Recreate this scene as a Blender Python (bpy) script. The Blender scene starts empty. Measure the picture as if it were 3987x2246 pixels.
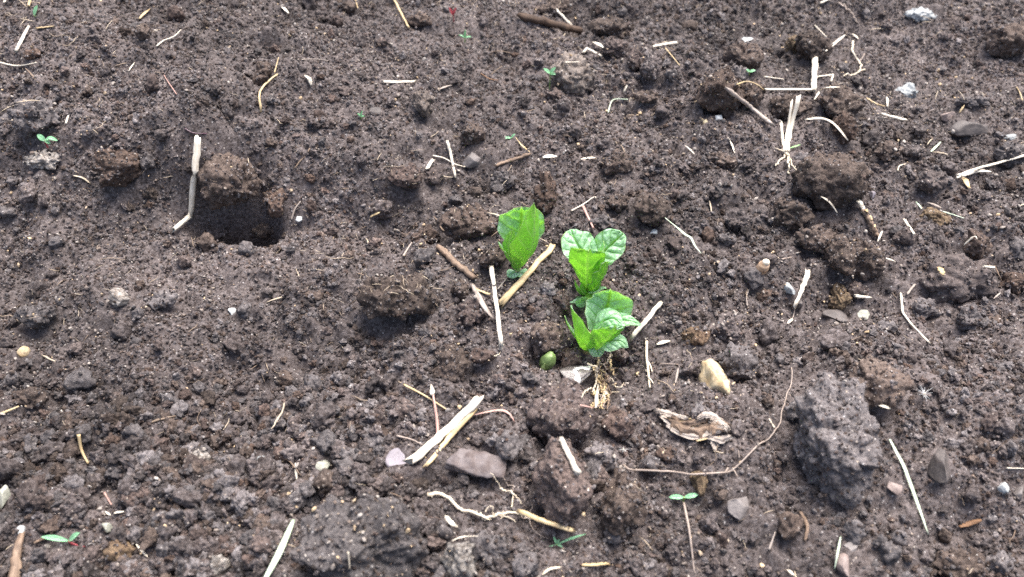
import bpy, bmesh, math, random
import numpy as np
from mathutils import Vector, Matrix

# ------------------------------------------------------------------ camera, sky, sun, exposure
sc = bpy.context.scene
PITCH = math.radians(46.0)          # below the horizon
HFOV = math.radians(60.0)
DIST = 0.56                         # camera to the middle of the bed
IW, IH = 3987.0, 2246.0
CAM = np.array([0.0, -DIST * math.cos(PITCH), DIST * math.sin(PITCH)])
cam_d = bpy.data.cameras.new('camera')
cam_d.sensor_fit = 'HORIZONTAL'
cam_d.angle = HFOV
cam_d.clip_start = 0.01
cam_d.clip_end = 500.0
cam_d.dof.use_dof = True
cam_d.dof.focus_distance = 0.56
cam_d.dof.aperture_fstop = 8.5
cam = bpy.data.objects.new('camera', cam_d)
sc.collection.objects.link(cam)
cam.location = CAM
cam.rotation_euler = (math.pi / 2 - PITCH, 0, 0)
sc.camera = cam

SUN_EL, SUN_AZ = math.radians(68), math.radians(32)    # azimuth measured from +Y (away from camera) towards +X
w = bpy.data.worlds.new('World')
sc.world = w
w.use_nodes = True
wn = w.node_tree.nodes
sky = wn.new('ShaderNodeTexSky')
sky.sky_type = 'NISHITA'
sky.sun_disc = False
sky.sun_elevation = SUN_EL
sky.sun_rotation = SUN_AZ
sky.dust_density = 6.0
sky.air_density = 1.0
sky.ozone_density = 0.6
wn['Background'].inputs['Strength'].default_value = 0.065
w.node_tree.links.new(sky.outputs[0], wn['Background'].inputs['Color'])
sun_d = bpy.data.lights.new('sun', 'SUN')
sun_d.energy = 1.5
sun_d.angle = math.radians(44)
sun_d.color = (1.0, 0.97, 0.94)
sun = bpy.data.objects.new('sun', sun_d)
sc.collection.objects.link(sun)
sdir = Vector((math.sin(SUN_AZ) * math.cos(SUN_EL), math.cos(SUN_AZ) * math.cos(SUN_EL), math.sin(SUN_EL)))
sun.rotation_euler = sdir.to_track_quat('Z', 'Y').to_euler()
sc.view_settings.view_transform = 'Standard'
sc.view_settings.look = 'None'
sc.view_settings.exposure = 2.1
sc.view_settings.gamma = 1.0
sc.view_settings.use_curve_mapping = False
sc.render.engine = 'CYCLES'
sc.cycles.max_bounces = 5
sc.cycles.diffuse_bounces = 3
sc.cycles.glossy_bounces = 2
sc.cycles.transmission_bounces = 4
sc.cycles.use_denoising = False
sc.cycles.sample_clamp_indirect = 4.0

# ------------------------------------------------------------------ numeric noise
def hsh(ix, iy, iz, seed):
    h = (ix.astype(np.int64) * 73856093) ^ (iy.astype(np.int64) * 19349663) ^ (iz.astype(np.int64) * 83492791) ^ (seed * 2654435761)
    h = h & 0xFFFFFFFF
    h = ((h ^ (h >> 15)) * 2246822519) & 0xFFFFFFFF
    h = ((h ^ (h >> 13)) * 3266489917) & 0xFFFFFFFF
    h = h ^ (h >> 16)
    return (h & 0xFFFFFF) / float(0x1000000)

def vnoise(p, seed=1):
    i = np.floor(p).astype(np.int64); f = p - i; f = f * f * (3 - 2 * f)
    out = 0
    for dx in (0, 1):
        wx = f[:, 0] if dx else 1 - f[:, 0]
        for dy in (0, 1):
            wy = f[:, 1] if dy else 1 - f[:, 1]
            for dz in (0, 1):
                wz = f[:, 2] if dz else 1 - f[:, 2]
                out = out + wx * wy * wz * hsh(i[:, 0] + dx, i[:, 1] + dy, i[:, 2] + dz, seed)
    return out * 2 - 1

def fbm(p, seed=1, octv=4, gain=0.5):
    a, s, o = 1.0, 0.0, 0
    for k in range(octv):
        o = o + a * vnoise(p * (2.03 ** k) + 17.3 * k, seed + k); s += a; a *= gain
    return o / s

def worley(p, seed=1, flat=False):
    """distance to the nearest feature point; flat=True treats p as 2-D"""
    i = np.floor(p).astype(np.int64)
    best = np.full(len(p), 9.0)
    for dx in (-1, 0, 1):
        for dy in (-1, 0, 1):
            for dz in ((0,) if flat else (-1, 0, 1)):
                cx, cy, cz = i[:, 0] + dx, i[:, 1] + dy, i[:, 2] + dz
                px = cx + hsh(cx, cy, cz, seed); py = cy + hsh(cx, cy, cz, seed + 7)
                d = (px - p[:, 0]) ** 2 + (py - p[:, 1]) ** 2
                if not flat:
                    d = d + (cz + hsh(cx, cy, cz, seed + 13) - p[:, 2]) ** 2
                best = np.minimum(best, d)
    return np.sqrt(best)

def xyz(x, y, z=None):
    return np.stack([x, y, np.zeros_like(x) if z is None else z], 1)

# ------------------------------------------------------------------ picture point -> ray
TH = math.tan(HFOV / 2)
def ray(u, v):
    a = (u / IW - 0.5) * 2 * TH
    b = -(v - IH / 2) / IW * 2 * TH
    c, s = math.cos(PITCH), math.sin(PITCH)
    return np.array([a, c + b * s, -s + b * c])        # depth along the optical axis = t
def flat(u, v):
    d = ray(u, v); t = -CAM[2] / d[2]
    return CAM + d * t
def mpp(t):
    return t * 2 * TH / IW

# ------------------------------------------------------------------ mesh and tagging helpers
COL = sc.collection
def mesh(name, V, faces, mats, smooth=True, midx=None, luv=None):
    me = bpy.data.meshes.new(name)
    V = np.asarray(V, dtype=np.float32)
    groups = [np.asarray(f, dtype=np.int32) for f in (faces if isinstance(faces, list) else [faces])]
    groups = [g for g in groups if len(g)]
    me.vertices.add(len(V)); me.vertices.foreach_set('co', V.ravel())
    loops = np.concatenate([g.ravel() for g in groups])
    tot = np.concatenate([np.full(len(g), g.shape[1], dtype=np.int32) for g in groups])
    start = np.concatenate([[0], np.cumsum(tot)[:-1]]).astype(np.int32)
    me.loops.add(len(loops)); me.loops.foreach_set('vertex_index', loops)
    me.polygons.add(len(tot)); me.polygons.foreach_set('loop_start', start)
    me.polygons.foreach_set('use_smooth', np.full(len(tot), smooth, dtype=bool))
    for m in (mats if isinstance(mats, (list, tuple)) else [mats]):
        me.materials.append(m)
    if midx is not None:
        me.polygons.foreach_set('material_index', np.asarray(midx, dtype=np.int32))
    if luv is not None:
        at = me.attributes.new('luv', 'FLOAT2', 'POINT')
        at.data.foreach_set('vector', np.asarray(luv, dtype=np.float32).ravel())
    me.update(calc_edges=True)
    me.validate()
    return me

def obj(name, me, parent=None, loc=None):
    o = bpy.data.objects.new(name, me)
    COL.objects.link(o)
    if loc is not None:
        o.location = [float(q) for q in loc]
    if parent is not None:
        o.parent = parent
    return o

def tag(o, label, cat, group=None):
    o['label'] = label; o['category'] = cat
    if group:
        o['group'] = group
    return o

def empty(name, loc, label, cat, group=None):
    return tag(obj(name, None, None, loc), label, cat, group)

_ico = {}
def ico(k):
    if k not in _ico:
        bm = bmesh.new(); bmesh.ops.create_icosphere(bm, subdivisions=k, radius=1.0)
        bm.verts.ensure_lookup_table()
        _ico[k] = (np.array([v.co[:] for v in bm.verts]), np.array([[v.index for v in f.verts] for f in bm.faces]))
        bm.free()
    return _ico[k][0].copy(), _ico[k][1]

# ------------------------------------------------------------------ materials
class NT:
    def __init__(s, name):
        s.m = bpy.data.materials.new(name); s.m.use_nodes = True
        s.t = s.m.node_tree; s.n = s.t.nodes; s.b = s.n['Principled BSDF']; s.out = s.n['Material Output']
    def add(s, kind, **kw):
        nd = s.n.new('ShaderNode' + kind)
        for k, v in kw.items():
            setattr(nd, k, v)
        return nd
    def ln(s, a, b):
        s.t.links.new(a, b)
    def val(s, sock, v):
        if hasattr(v, 'is_linked') or hasattr(v, 'links'):
            s.ln(v, sock)
        else:
            sock.default_value = v
    def noise(s, vec, scale, detail=3, rough=0.55):
        nd = s.add('TexNoise'); nd.inputs['Scale'].default_value = scale
        nd.inputs['Detail'].default_value = detail; nd.inputs['Roughness'].default_value = rough
        s.ln(vec, nd.inputs['Vector']); return nd.outputs['Fac']
    def ramp(s, fac, a, b):
        nd = s.add('MapRange'); nd.inputs['From Min'].default_value = a; nd.inputs['From Max'].default_value = b
        s.ln(fac, nd.inputs['Value']); return nd.outputs['Result']
    def math(s, op, a, b=0.0, c=0.0):
        nd = s.add('Math', operation=op)
        s.val(nd.inputs[0], a); s.val(nd.inputs[1], b); s.val(nd.inputs[2], c)
        return nd.outputs[0]
    def mix(s, fac, a, b):
        nd = s.add('Mix', data_type='RGBA')
        s.val(nd.inputs[0], fac)
        for sock, v in ((nd.inputs[6], a), (nd.inputs[7], b)):
            if isinstance(v, tuple):
                sock.default_value = (*v, 1.0)
            else:
                s.ln(v, sock)
        return nd.outputs[2]
    def mul(s, col, f):
        nd = s.add('Mix', data_type='RGBA', blend_type='MULTIPLY'); nd.inputs[0].default_value = 1.0
        s.ln(col, nd.inputs[6]); s.ln(f, nd.inputs[7]); return nd.outputs[2]
    def bump(s, h, strength, dist):
        nd = s.add('Bump'); nd.inputs['Strength'].default_value = strength; nd.inputs['Distance'].default_value = dist
        s.ln(h, nd.inputs['Height']); s.ln(nd.outputs[0], s.b.inputs['Normal']); return nd
    def pos(s):
        return s.add('NewGeometry').outputs['Position']
    def rnd(s):
        return s.add('ObjectInfo').outputs['Random']

def soil_mat(name, dark, mid, pale, grain=0.62, var=(0.92, 1.30)):
    """earth: blotches of three browns, pale mineral grains, one tone shift for each lump"""
    q = NT(name); P = q.pos(); R = q.rnd()
    a = q.ramp(q.noise(P, 55, 4), 0.36, 0.66)
    b = q.ramp(q.noise(P, 420, 5, 0.7), 0.40, 0.68)
    col = q.mix(a, dark, mid)
    col = q.mix(b, col, pale)
    # reddish, peaty lumps
    r2 = q.math('FRACT', q.math('MULTIPLY', R, 7.31))
    red = q.mix(b, (0.042, 0.023, 0.016), (0.115, 0.066, 0.044))
    col = q.mix(q.math('MULTIPLY', q.ramp(r2, 0.72, 0.95), 0.55), col, red)
    # pale grains
    vo = q.add('TexVoronoi'); vo.inputs['Scale'].default_value = 620.0
    q.ln(P, vo.inputs['Vector'])
    vc = q.add('SeparateColor'); q.ln(vo.outputs['Color'], vc.inputs[0])
    gr = q.math('MULTIPLY', q.math('GREATER_THAN', vc.outputs[0], 0.93), q.math('LESS_THAN', vo.outputs['Distance'], 0.34))
    gcol = q.mix(vc.outputs[1], (0.34, 0.27, 0.21), (0.46, 0.45, 0.45))
    col = q.mix(q.math('MULTIPLY', gr, grain), col, gcol)
    # moister and drier patches of the bed, a hand or two wide
    mo = q.add('MapRange'); mo.inputs['From Min'].default_value = 0.36; mo.inputs['From Max'].default_value = 0.64
    mo.inputs['To Min'].default_value = 0.72; mo.inputs['To Max'].default_value = 1.22
    q.ln(q.noise(P, 5.5, 3), mo.inputs['Value']); col = q.mul(col, mo.outputs['Result'])
    nd = q.add('MapRange'); nd.inputs['To Min'].default_value = var[0]; nd.inputs['To Max'].default_value = var[1]
    q.ln(R, nd.inputs['Value'])
    col = q.mul(col, nd.outputs['Result'])
    q.ln(col, q.b.inputs['Base Color'])
    q.b.inputs['Roughness'].default_value = 0.78
    q.b.inputs['Specular IOR Level'].default_value = 0.35
    h = q.math('ADD', q.noise(P, 700, 5, 0.7), q.math('MULTIPLY', q.noise(P, 1900, 2), 0.45))
    q.bump(h, 0.9, 0.0011)
    return q.m

M = {}
M['soil'] = soil_mat('soil', (0.028, 0.0208, 0.0192), (0.055, 0.0425, 0.0400), (0.155, 0.133, 0.130))
M['soil_brown'] = soil_mat('soil_brown', (0.032, 0.0215, 0.0165), (0.062, 0.043, 0.035), (0.150, 0.116, 0.098))
M['soil_grey'] = soil_mat('soil_grey', (0.050, 0.042, 0.042), (0.088, 0.077, 0.077), (0.185, 0.168, 0.167), grain=0.8)
M['crumb'] = soil_mat('crumb', (0.028, 0.0208, 0.0192), (0.055, 0.0425, 0.0400), (0.155, 0.133, 0.130), var=(0.55, 1.6))
M['crumb_brown'] = soil_mat('crumb_brown', (0.032, 0.0215, 0.0165), (0.062, 0.043, 0.035), (0.150, 0.116, 0.098), var=(0.6, 1.5))
M['crumb_grey'] = soil_mat('crumb_grey', (0.048, 0.041, 0.041), (0.090, 0.079, 0.079), (0.20, 0.182, 0.182), var=(0.6, 1.6))
M['soil_pale'] = soil_mat('soil_pale', (0.10, 0.085, 0.073), (0.19, 0.165, 0.145), (0.42, 0.39, 0.36))
M['soil_ochre'] = soil_mat('soil_ochre', (0.055, 0.036, 0.024), (0.105, 0.070, 0.043), (0.24, 0.175, 0.105))

def stone_mat(name, a, b, rough=0.55, spots=0.0):
    q = NT(name); P = q.pos()
    f = q.ramp(q.noise(P, 130, 5, 0.6), 0.35, 0.68)
    col = q.mix(f, a, b)
    dirt = q.ramp(q.noise(P, 300, 4, 0.7), 0.56, 0.70)
    col = q.mix(q.math('MULTIPLY', dirt, 0.45 + spots), col, (0.06, 0.042, 0.034))
    q.ln(col, q.b.inputs['Base Color'])
    q.b.inputs['Roughness'].default_value = rough
    q.bump(q.noise(P, 800, 5, 0.65), 0.5, 0.0006)
    return q.m
M['stone_grey'] = stone_mat('stone_grey', (0.12, 0.105, 0.10), (0.20, 0.18, 0.175))
M['stone_dark'] = stone_mat('stone_dark', (0.065, 0.055, 0.052), (0.125, 0.108, 0.102), 0.6)
M['stone_lilac'] = stone_mat('stone_lilac', (0.19, 0.17, 0.19), (0.28, 0.255, 0.285))
M['stone_white'] = stone_mat('stone_white', (0.40, 0.43, 0.43), (0.62, 0.64, 0.63), 0.45, 0.0)
M['stone_blue'] = stone_mat('stone_blue', (0.20, 0.22, 0.23), (0.46, 0.48, 0.48), 0.55, 0.25)
M['stone_pink'] = stone_mat('stone_pink', (0.19, 0.145, 0.13), (0.30, 0.24, 0.22), 0.6, 0.2)
M['stone_green'] = stone_mat('stone_green', (0.26, 0.27, 0.22), (0.42, 0.42, 0.36), 0.6, 0.2)
M['stone_ochre'] = stone_mat('stone_ochre', (0.33, 0.235, 0.125), (0.66, 0.56, 0.38), 0.9, 0.3)
M['stone_wet'] = stone_mat('stone_wet', (0.085, 0.075, 0.072), (0.17, 0.155, 0.15), 0.22)

def fibre_mat(name, a, b, dirt=(0.10, 0.07, 0.045), dirt_amt=0.5, rough=0.5, trans=0.0, k=(9.0, 260.0)):
    """dry stem or wood: streaks along its length (attribute luv: around, metres along)"""
    q = NT(name)
    at = q.add('Attribute', attribute_name='luv')
    sp = q.add('SeparateXYZ'); q.ln(at.outputs['Vector'], sp.inputs[0])
    cb = q.add('CombineXYZ')
    q.ln(q.math('MULTIPLY', sp.outputs[0], k[0]), cb.inputs[0])
    q.ln(q.math('MULTIPLY', sp.outputs[1], k[1] * 0.35), cb.inputs[1])
    q.ln(q.math('MULTIPLY', q.rnd(), 37.0), cb.inputs[2])
    f = q.ramp(q.noise(cb.outputs[0], 1.0, 4, 0.6), 0.33, 0.68)
    col = q.mix(f, a, b)
    d = q.ramp(q.noise(q.pos(), 210, 4, 0.65), 0.56, 0.66)
    col = q.mix(q.math('MULTIPLY', d, dirt_amt), col, dirt)
    q.ln(col, q.b.inputs['Base Color'])
    q.b.inputs['Roughness'].default_value = rough
    q.bump(f, 0.35, 0.0004)
    return q.m
M['straw_pale'] = fibre_mat('straw_pale', (0.62, 0.54, 0.42), (0.87, 0.81, 0.70), (0.22, 0.16, 0.10), 0.5)
M['straw_tan'] = fibre_mat('straw_tan', (0.44, 0.31, 0.15), (0.70, 0.56, 0.34), (0.20, 0.13, 0.07), 0.5)
M['straw_grey'] = fibre_mat('straw_grey', (0.25, 0.20, 0.17), (0.47, 0.41, 0.36), (0.10, 0.07, 0.055), 0.5)
M['twig_brown'] = fibre_mat('twig_brown', (0.13, 0.085, 0.058), (0.30, 0.215, 0.155), (0.06, 0.04, 0.03), 0.6, 0.75)
M['twig_dark'] = fibre_mat('twig_dark', (0.038, 0.022, 0.014), (0.10, 0.062, 0.040), (0.045, 0.032, 0.026), 0.6, 0.8)
M['twig_orange'] = fibre_mat('twig_orange', (0.13, 0.065, 0.03), (0.28, 0.15, 0.075), (0.07, 0.045, 0.03), 0.5, 0.7)
M['root_pale'] = fibre_mat('root_pale', (0.58, 0.48, 0.34), (0.82, 0.74, 0.60), (0.22, 0.15, 0.09), 0.5)
M['root_tan'] = fibre_mat('root_tan', (0.25, 0.195, 0.16), (0.45, 0.375, 0.325), (0.12, 0.085, 0.065), 0.6)
M['root_pink'] = fibre_mat('root_pink', (0.36, 0.18, 0.15), (0.62, 0.42, 0.36), (0.16, 0.10, 0.07), 0.4)
M['bark_grey'] = fibre_mat('bark_grey', (0.27, 0.22, 0.19), (0.62, 0.55, 0.48), (0.13, 0.085, 0.06), 0.75, 0.8, k=(14.0, 300.0))
M['purple'] = fibre_mat('purple', (0.035, 0.014, 0.028), (0.09, 0.035, 0.06), dirt_amt=0.2, rough=0.3)
M['red_stem'] = fibre_mat('red_stem', (0.30, 0.04, 0.05), (0.52, 0.11, 0.12), dirt_amt=0.25)
M['grass_pale'] = fibre_mat('grass_pale', (0.46, 0.58, 0.40), (0.70, 0.78, 0.62), dirt_amt=0.15, rough=0.35)
M['grass_green'] = fibre_mat('grass_green', (0.15, 0.34, 0.10), (0.34, 0.55, 0.25), dirt_amt=0.1, rough=0.35)
M['husk'] = fibre_mat('husk', (0.33, 0.19, 0.10), (0.66, 0.48, 0.34), (0.85, 0.78, 0.66), 0.6, 0.45, k=(3.0, 900.0))
M['fluff'] = fibre_mat('fluff', (0.75, 0.77, 0.78), (0.85, 0.86, 0.86), dirt_amt=0.0)

def leaf_mat(name, base, vein, trans, tmix, rough, sheen, net_amt=0.35):
    q = NT(name)
    at = q.add('Attribute', attribute_name='luv')
    sp = q.add('SeparateXYZ'); q.ln(at.outputs['Vector'], sp.inputs[0])
    s = q.math('ABSOLUTE', sp.outputs[0])
    ph = q.math('SUBTRACT', q.math('MULTIPLY', sp.outputs[1], 5.0), q.math('MULTIPLY', s, 1.4))
    lat = q.math('ABSOLUTE', q.math('SINE', q.math('MULTIPLY', ph, math.pi)))
    lat = q.ramp(lat, 0.42, 0.06)
    rib = q.ramp(s, 0.13, 0.04)
    vm = q.math('MAXIMUM', q.math('MULTIPLY', lat, 0.85), rib)
    P = q.pos()
    vo = q.add('TexVoronoi', feature='DISTANCE_TO_EDGE'); vo.inputs['Scale'].default_value = 330.0
    q.ln(P, vo.inputs['Vector'])
    net = q.ramp(vo.outputs['Distance'], 0.22, 0.03)
    vm = q.math('MAXIMUM', vm, q.math('MULTIPLY', net, net_amt))
    tone = q.ramp(q.noise(P, 190, 3), 0.35, 0.7)
    c2 = tuple(min(1.0, x * 1.35) for x in base)
    col = q.mix(tone, base, c2)
    col = q.mix(vm, col, vein)
    q.ln(col, q.b.inputs['Base Color'])
    q.b.inputs['Roughness'].default_value = rough
    q.b.inputs['Sheen Weight'].default_value = sheen
    q.b.inputs['Sheen Roughness'].default_value = 0.45
    q.b.inputs['Sheen Tint'].default_value = (0.85, 1.0, 0.95, 1)
    q.bump(q.math('ADD', q.math('MULTIPLY', q.noise(P, 380, 2), 0.5), q.math('MULTIPLY', vm, -0.9)), 0.5, 0.0006)
    tr = q.add('BsdfTranslucent')
    q.ln(q.mix(vm, trans, tuple(min(1, x * 1.2) for x in trans)), tr.inputs['Color'])
    ms = q.add('MixShader'); ms.inputs[0].default_value = tmix
    q.ln(q.b.outputs[0], ms.inputs[1]); q.ln(tr.outputs[0], ms.inputs[2]); q.ln(ms.outputs[0], q.out.inputs['Surface'])
    return q.m
M['leaf_top'] = leaf_mat('leaf_top', (0.52, 0.78, 0.56), (0.12, 0.36, 0.09), (0.52, 0.88, 0.22), 0.45, 0.34, 1.0, net_amt=0.45)
M['leaf_under'] = leaf_mat('leaf_under', (0.28, 0.52, 0.10), (0.62, 0.82, 0.34), (0.60, 0.90, 0.18), 0.72, 0.5, 0.15, net_amt=0.22)
M['leaf_rim'] = leaf_mat('leaf_rim', (0.40, 0.60, 0.20), (0.42, 0.62, 0.22), (0.55, 0.8, 0.25), 0.3, 0.5, 0.2)
M['cotyledon'] = leaf_mat('cotyledon', (0.30, 0.60, 0.36), (0.36, 0.64, 0.40), (0.40, 0.75, 0.25), 0.35, 0.35, 0.25)
def stem_mat(name, a, b):
    q = NT(name); P = q.pos()
    col = q.mix(q.ramp(q.noise(P, 160, 3), 0.35, 0.65), a, b)
    q.ln(col, q.b.inputs['Base Color']); q.b.inputs['Roughness'].default_value = 0.45
    q.b.inputs['Subsurface Weight'].default_value = 0.15
    q.b.inputs['Subsurface Radius'].default_value = (0.002, 0.003, 0.001)
    q.bump(q.noise(P, 900, 3), 0.3, 0.0004)
    return q.m
M['stem_green'] = stem_mat('stem_green', (0.24, 0.36, 0.10), (0.36, 0.50, 0.17))
M['stem_brown'] = stem_mat('stem_brown', (0.22, 0.24, 0.10), (0.30, 0.24, 0.14))
M['bud_green'] = stem_mat('bud_green', (0.09, 0.14, 0.04), (0.22, 0.32, 0.11))

# ------------------------------------------------------------------ the bed of earth: one height sheet
def spacing(lo, hi, fine, mid_lo, mid_hi, mid, far):
    a = list(np.arange(lo, hi + 1e-9, fine))
    def grow(start, stop, sign):
        out, s, p = [], fine, start
        while sign * (stop - p) > 0:
            s = min(s * 1.06, mid); p += sign * s; out.append(p)
        while abs(p) < far:
            s *= 1.22; p += sign * s; out.append(p)
        return out
    return np.array(grow(lo, mid_lo, -1)[::-1] + a + grow(hi, mid_hi, 1))
GX = spacing(-0.58, 0.58, 0.0019, -1.15, 1.15, 0.006, 60.0)
GY = spacing(-0.26, 0.46, 0.0019, -0.7, 1.2, 0.006, 60.0)

# broad relief: (u, v, radius across, radius in depth (m), height (m))
RELIEF = [
    (620, 420, 0.17, 0.10, 0.016), (870, 690, 0.05, 0.035, 0.016), (925, 842, 0.022, 0.011, -0.075), (850, 852, 0.016, 0.009, -0.055),
    (1000, 790, 0.010, 0.020, -0.020), (1190, 400, 0.03, 0.015, -0.014), (1260, 850, 0.10, 0.03, -0.008),
    (1560, 1130, 0.07, 0.045, 0.014), (300, 1950, 0.10, 0.06, -0.014), (560, 1150, 0.12, 0.07, 0.010),
    (2260, 1150, 0.07, 0.06, 0.010), (3300, 900, 0.11, 0.05, 0.018), (3250, 520, 0.12, 0.05, 0.012),
    (3850, 2100, 0.05, 0.03, -0.016), (3450, 1250, 0.10, 0.04, -0.010), (2200, 1700, 0.06, 0.035, 0.010),
    (2420, 90, 0.05, 0.02, -0.012), (2800, 330, 0.08, 0.05, 0.014), (3700, 1500, 0.08, 0.06, 0.012),
    (2140, 1400, 0.012, 0.010, -0.016), (2350, 1450, 0.03, 0.015, -0.006), (2420, 1360, 0.02, 0.012, -0.010),
]
RELIEF = [(*flat(u, v)[:2], rx, ry, h) for u, v, rx, ry, h in RELIEF]
STEP_Y, STEP_X = flat(900, 720)[1], flat(1500, 720)[0]
def terrain(x, y):
    z = np.zeros_like(x)
    for cx, cy, rx, ry, h in RELIEF:
        z += h * np.exp(-(((x - cx) / rx) ** 2 + ((y - cy) / ry) ** 2))
    # the raised shoulder of the row: a slope facing the camera above the hole
    z += 0.042 / (1 + np.exp(-(y - STEP_Y) / 0.020)) / (1 + np.exp((x - STEP_X) / 0.055))
    p = xyz(x, y)
    z += 0.020 * fbm(p * 5.5, 3, 3) + 0.016 * fbm(p * 19, 8, 3)
    coarse = np.clip(0.55 + 0.9 * fbm(p * 9, 21, 2), 0.1, 1.2)
    wx = p + 0.006 * np.stack([vnoise(p * 60, 31), vnoise(p * 60, 32), np.zeros(len(p))], 1)
    z += coarse * 0.0100 * (0.55 - worley(wx * 42, 41, True))
    z += 0.0058 * (0.5 - worley(wx * 95, 42, True)) * (0.6 + 0.6 * coarse)
    z += 0.0026 * (0.5 - worley(wx * 200, 43, True))
    z += 0.0050 * fbm(p * 48, 61, 2) + 0.0030 * fbm(p * 115, 62, 2)
    return z
XX, YY = np.meshgrid(GX, GY)
fx, fy = XX.ravel(), YY.ravel()
near = (np.abs(fx) < 1.4) & (np.abs(fy) < 1.6)
fz = np.zeros_like(fx)
fz[near] = terrain(fx[near], fy[near])
fz[~near] = 0.012 * fbm(xyz(fx[~near], fy[~near]) * 3.0, 3, 3)
nx, ny = len(GX), len(GY)
ii = (np.arange(ny - 1)[:, None] * nx + np.arange(nx - 1)[None, :]).ravel()
quads = np.stack([ii, ii + 1, ii + nx + 1, ii + nx], 1)
ground = obj('ground', mesh('ground', np.stack([fx, fy, fz], 1), quads, M['soil']))
ground['kind'] = 'structure'
ground['label'] = 'bed of loose dark brown crumbly garden soil'

# working height map (earth, then clods and stones on it), 2 mm cells
HX0, HX1, HY0, HY1, HS = -0.9, 0.9, -0.44, 0.9, 0.002
hx = np.arange(HX0, HX1, HS); hy = np.arange(HY0, HY1, HS)
Z0 = fz.reshape(ny, nx)
ix = np.clip(np.searchsorted(GX, hx) - 1, 0, nx - 2); iy = np.clip(np.searchsorted(GY, hy) - 1, 0, ny - 2)
tx = (hx - GX[ix]) / (GX[ix + 1] - GX[ix]); ty = ((hy - GY[iy]) / (GY[iy + 1] - GY[iy]))[:, None]
HM = ((Z0[np.ix_(iy, ix)] * (1 - tx) + Z0[np.ix_(iy, ix + 1)] * tx) * (1 - ty) + (Z0[np.ix_(iy + 1, ix)] * (1 - tx) + Z0[np.ix_(iy + 1, ix + 1)] * tx) * ty)
HT = HM.copy()
BARE = np.zeros(HM.shape, dtype=bool)          # where crumbs do not lie (stones)
def height(x, y, G=None):
    G = HM if G is None else G
    a = np.clip((np.asarray(x) - HX0) / HS, 0, G.shape[1] - 1.001); b = np.clip((np.asarray(y) - HY0) / HS, 0, G.shape[0] - 1.001)
    i, j = a.astype(int), b.astype(int); f, g = a - i, b - j
    return (G[j, i] * (1 - f) + G[j, i + 1] * f) * (1 - g) + (G[j + 1, i] * (1 - f) + G[j + 1, i + 1] * f) * g
TS = np.linspace(0.25, 1.6, 1800)
def hit(u, v, off=0.0, G=None):
    """where the sight line through a photograph point meets the earth"""
    d = ray(u, v); P = CAM + TS[:, None] * d
    gap = P[:, 2] - height(P[:, 0], P[:, 1], G) - off
    k = np.argmax(gap < 0) if (gap < 0).any() else len(TS) - 1
    k = max(k, 1)
    t = TS[k - 1] + (TS[k] - TS[k - 1]) * gap[k - 1] / max(gap[k - 1] - gap[k], 1e-9)
    return CAM + d * t, t
def stamp(V, bare=False):
    a = np.round((V[:, 0] - HX0) / HS).astype(int); b = np.round((V[:, 1] - HY0) / HS).astype(int)
    ok = (a >= 0) & (b >= 0) & (a < HM.shape[1]) & (b < HM.shape[0])
    np.maximum.at(HM, (b[ok], a[ok]), V[ok, 2])
    if bare:
        top = ok & (V[:, 2] > V[:, 2].mean())
        BARE[b[top], a[top]] = True

# ------------------------------------------------------------------ clods and stones
def rot_from(seed, tilt=3.1):
    r = random.Random(seed)
    return np.array(Matrix.Rotation(r.uniform(-tilt, tilt), 3, 'Z') @ Matrix.Rotation(r.uniform(-.35, .35), 3, 'X') @ Matrix.Rotation(r.uniform(-.35, .35), 3, 'Y'))

def cut_planes(V, rng, n, lo, hi):
    for _ in range(n):
        d = rng.normal(size=3); d /= np.linalg.norm(d)
        s = V @ d; k = rng.uniform(lo, hi)
        V = V - np.outer(np.maximum(0, s - k) * 0.92, d)
    return V

def clod_verts(rx, ry, rz, seed, block=0.5):
    """a lump of earth: knocked-off faces, hollows, then crumbs baked on at true size"""
    r = max(rx, ry, rz)
    k = 6 if r > 0.030 else (5 if r > 0.0085 else 4)
    V, F = ico(k)
    rng = np.random.default_rng(seed)
    V = cut_planes(V, rng, int(5 + 9 * block), 0.60, 0.90)
    N = V / np.linalg.norm(V, axis=1, keepdims=True)
    off = rng.uniform(0, 50, 3)
    V = V * (1 + 0.26 * fbm(N * 1.5 + off, seed, 3) + 0.10 * fbm(N * 4 + off, seed + 5, 2))[:, None]
    V = V / (np.abs(V).max(axis=0) * 0.5 + 0.5)
    V = V * np.array([rx, ry, rz])
    W = V + off
    W = W + 0.003 * np.stack([vnoise(W * 150, 1), vnoise(W * 150, 2), vnoise(W * 150, 3)], 1)
    dsp = 0.0075 * (0.5 - worley(W * 70, seed)) * min(1, r / 0.03)
    dsp += 0.0044 * (0.5 - worley(W * 150, seed + 3)) * min(1, r / 0.014)
    dsp += 0.0024 * (0.5 - worley(W * 330, seed + 9)) * min(1, r / 0.010)
    dsp += 0.0022 * fbm(W * 120, seed, 3)
    return V + N * dsp[:, None], F

def stone_verts(rx, ry, rz, seed, facets=9, lo=0.42):
    V, F = ico(4)
    rng = np.random.default_rng(seed)
    V = cut_planes(V, rng, facets, lo, 0.86)
    V = V / np.abs(V).max(axis=0)
    N = V / np.linalg.norm(V, axis=1, keepdims=True)
    V = V * (1 + 0.09 * fbm(N * 2.4 + seed, seed, 3) + 0.03 * fbm(N * 12 + seed, seed + 2, 2))[:, None]
    return V * np.array([rx, ry, rz]), F

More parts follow.
